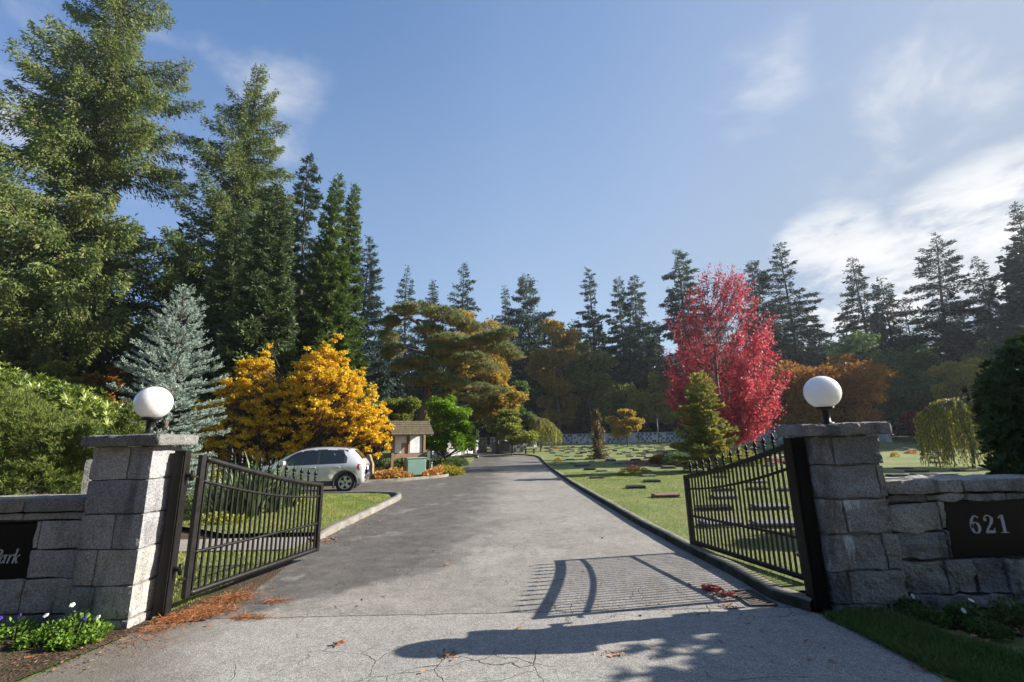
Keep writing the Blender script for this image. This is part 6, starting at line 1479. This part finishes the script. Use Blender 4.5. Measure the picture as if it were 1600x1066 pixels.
# ---------------------------------------------------------------- light, sky, air, camera
SAZ, SEL = math.radians(10), math.radians(27.5)
sd = Vector((math.cos(SAZ)*math.cos(SEL), math.sin(SAZ)*math.cos(SEL), math.sin(SEL)))
ld = bpy.data.lights.new('sun', 'SUN'); ld.energy = 5.; ld.angle = math.radians(.36); ld.color = (1., .93, .82)
so = bpy.data.objects.new('sun', ld); COL.objects.link(so); so.rotation_euler = sd.to_track_quat('Z', 'Y').to_euler()
w = bpy.data.worlds.new('World'); SC.world = w; w.use_nodes = True; nt = w.node_tree; N_ = nt.nodes; Lk = nt.links
bg = N_['Background']; sky = N_.new('ShaderNodeTexSky'); sky.sky_type = 'NISHITA'; sky.sun_disc = False; sky.sun_elevation = SEL; sky.sun_rotation = math.radians(90)-SAZ
sky.air_density = 1.0; sky.dust_density = DUST; sky.ozone_density = OZ; sky.altitude = 100
class WN(NT):
    def __init__(s): s.t = nt; s.n = N_; s.l = Lk; s.co = N_.new('ShaderNodeTexCoord').outputs['Generated']
W_ = WN()
xyz = W_.sep()
zz = W_.math('ADD', W_.math('MAXIMUM', xyz[2], 0.), .18); pv = W_.comb(W_.math('DIVIDE', xyz[0], zz), W_.math('DIVIDE', xyz[1], zz), 0.)
pv = W_.warp(.5, 1.2, pv)
n1 = W_.noise(1.5, 9, .60, W_.mapv((1, 1, 1), (3.1, 1.7, 0), co=pv)); n2 = W_.noise(.45, 4, .5, W_.mapv((1, 1, 1), (7.3, 2.2, 0), co=pv))
def blob(px, py, r0, r1):
    d = ray(px, py); d = d/np.linalg.norm(d); v = N_.new('ShaderNodeVectorMath'); v.operation = 'DOT_PRODUCT'; Lk.new(W_.co, v.inputs[0]); v.inputs[1].default_value = tuple(d)
    return W_.mr(v.outputs['Value'], math.cos(math.radians(r1)), math.cos(math.radians(r0)))
cl = None
for (px, py, r0, r1, k) in ((1580, 390, 3, 13, 1.), (1350, 460, 3, 10, 1.), (1470, 150, 1, 10, .7), (1160, 100, 1, 11, .55), (330, 120, 3, 17, .66), (60, 120, 3, 16, .58), (1580, 20, 1, 10, .55), (1000, 60, 2, 16, .35), (1480, 250, 4, 22, .42), (1300, 400, 2, 8, .9), (660, 100, 2, 10, .2)):
    b = W_.math('MULTIPLY', blob(px, py, r0, r1), k); cl = b if cl is None else W_.math('MAXIMUM', cl, b)
cl = W_.math('MULTIPLY', cl, W_.mr(W_.noise(2.3, 5, .6, W_.mapv((1, 1, 1), (1, 5, 0), co=pv)), .3, .62, .45, 1.15))
th = W_.math('SUBTRACT', .66, W_.math('MULTIPLY', cl, .42))
cm_ = W_.mr(n1, th, W_.math('ADD', th, .30)); cm_ = W_.math('MULTIPLY', cm_, W_.mr(cl, 0, .25)); cm_ = W_.math('MULTIPLY', cm_, W_.math('MULTIPLY_ADD', cl, .65, .30))
shade = W_.ramp(n2, [(.35, (7.2, 7.3, 7.6)), (.65, (9.6, 9.5, 9.5))]) if False else W_.mix(n2, (3.0, 3.1, 3.3), (4.3, 4.25, 4.2))
veil = W_.math('ADD', W_.mr(xyz[0], .12, .85, 0., .42), W_.mr(xyz[2], .88, .28, 0., .52)); veil = W_.math('MULTIPLY_ADD', W_.math('SUBTRACT', n2, .5), .35, veil); veil = W_.math('MAXIMUM', veil, 0.)
col = W_.mix(cm_, W_.mix(veil, W_.mix(1., sky.outputs['Color'], W_.ramp(W_.math('MULTIPLY_ADD', xyz[0], .5, .5), [(.10, (.30, .58, .88)), (.30, (.66, .85, .96)), (.50, (1.05, 1.02, .98)), (.66, (1.02, .92, .84)), (.9, (.74, .65, .58))]), 'MULTIPLY'), (1.52, 1.82, 2.24)), shade)
Lk.new(col, bg.inputs['Color']); bg.inputs['Strength'].default_value = SKS
if HAZE > 0:
    mb = MB(); mb.box((0, 40, 28), (520, 330, 62)); hm = bpy.data.materials.new('haze_air'); hm.use_nodes = True; hn = hm.node_tree; hn.nodes.remove(hn.nodes['Principled BSDF'])
    pvn = hn.nodes.new('ShaderNodeVolumePrincipled'); pvn.inputs['Color'].default_value = (.80, .88, 1., 1); pvn.inputs['Density'].default_value = HAZE; pvn.inputs['Anisotropy'].default_value = .35
    hn.links.new(pvn.outputs[0], hn.nodes['Material Output'].inputs['Volume']); o = mb.build('haze', hm); tag(o, 'thin morning haze over the cemetery', 'haze', kind='stuff')
cd = bpy.data.cameras.new('camera'); cam = bpy.data.objects.new('camera', cd); COL.objects.link(cam)
cd.sensor_width = 36; cd.lens = CF/1600*36; cd.clip_end = 5000; cd.clip_start = .05
f, r, u = AX; cam.matrix_world = Matrix(((r[0], u[0], -f[0], 0), (r[1], u[1], -f[1], 0), (r[2], u[2], -f[2], CH), (0, 0, 0, 1)))
SC.camera = cam
SC.view_settings.view_transform = 'Standard'; SC.view_settings.look = 'None'; SC.view_settings.gamma = 1; SC.view_settings.exposure = EXPO
SC.cycles.max_bounces = 6; SC.cycles.diffuse_bounces = 3; SC.cycles.glossy_bounces = 3; SC.cycles.transmission_bounces = 4; SC.cycles.volume_bounces = 0; SC.cycles.transparent_max_bounces = 8
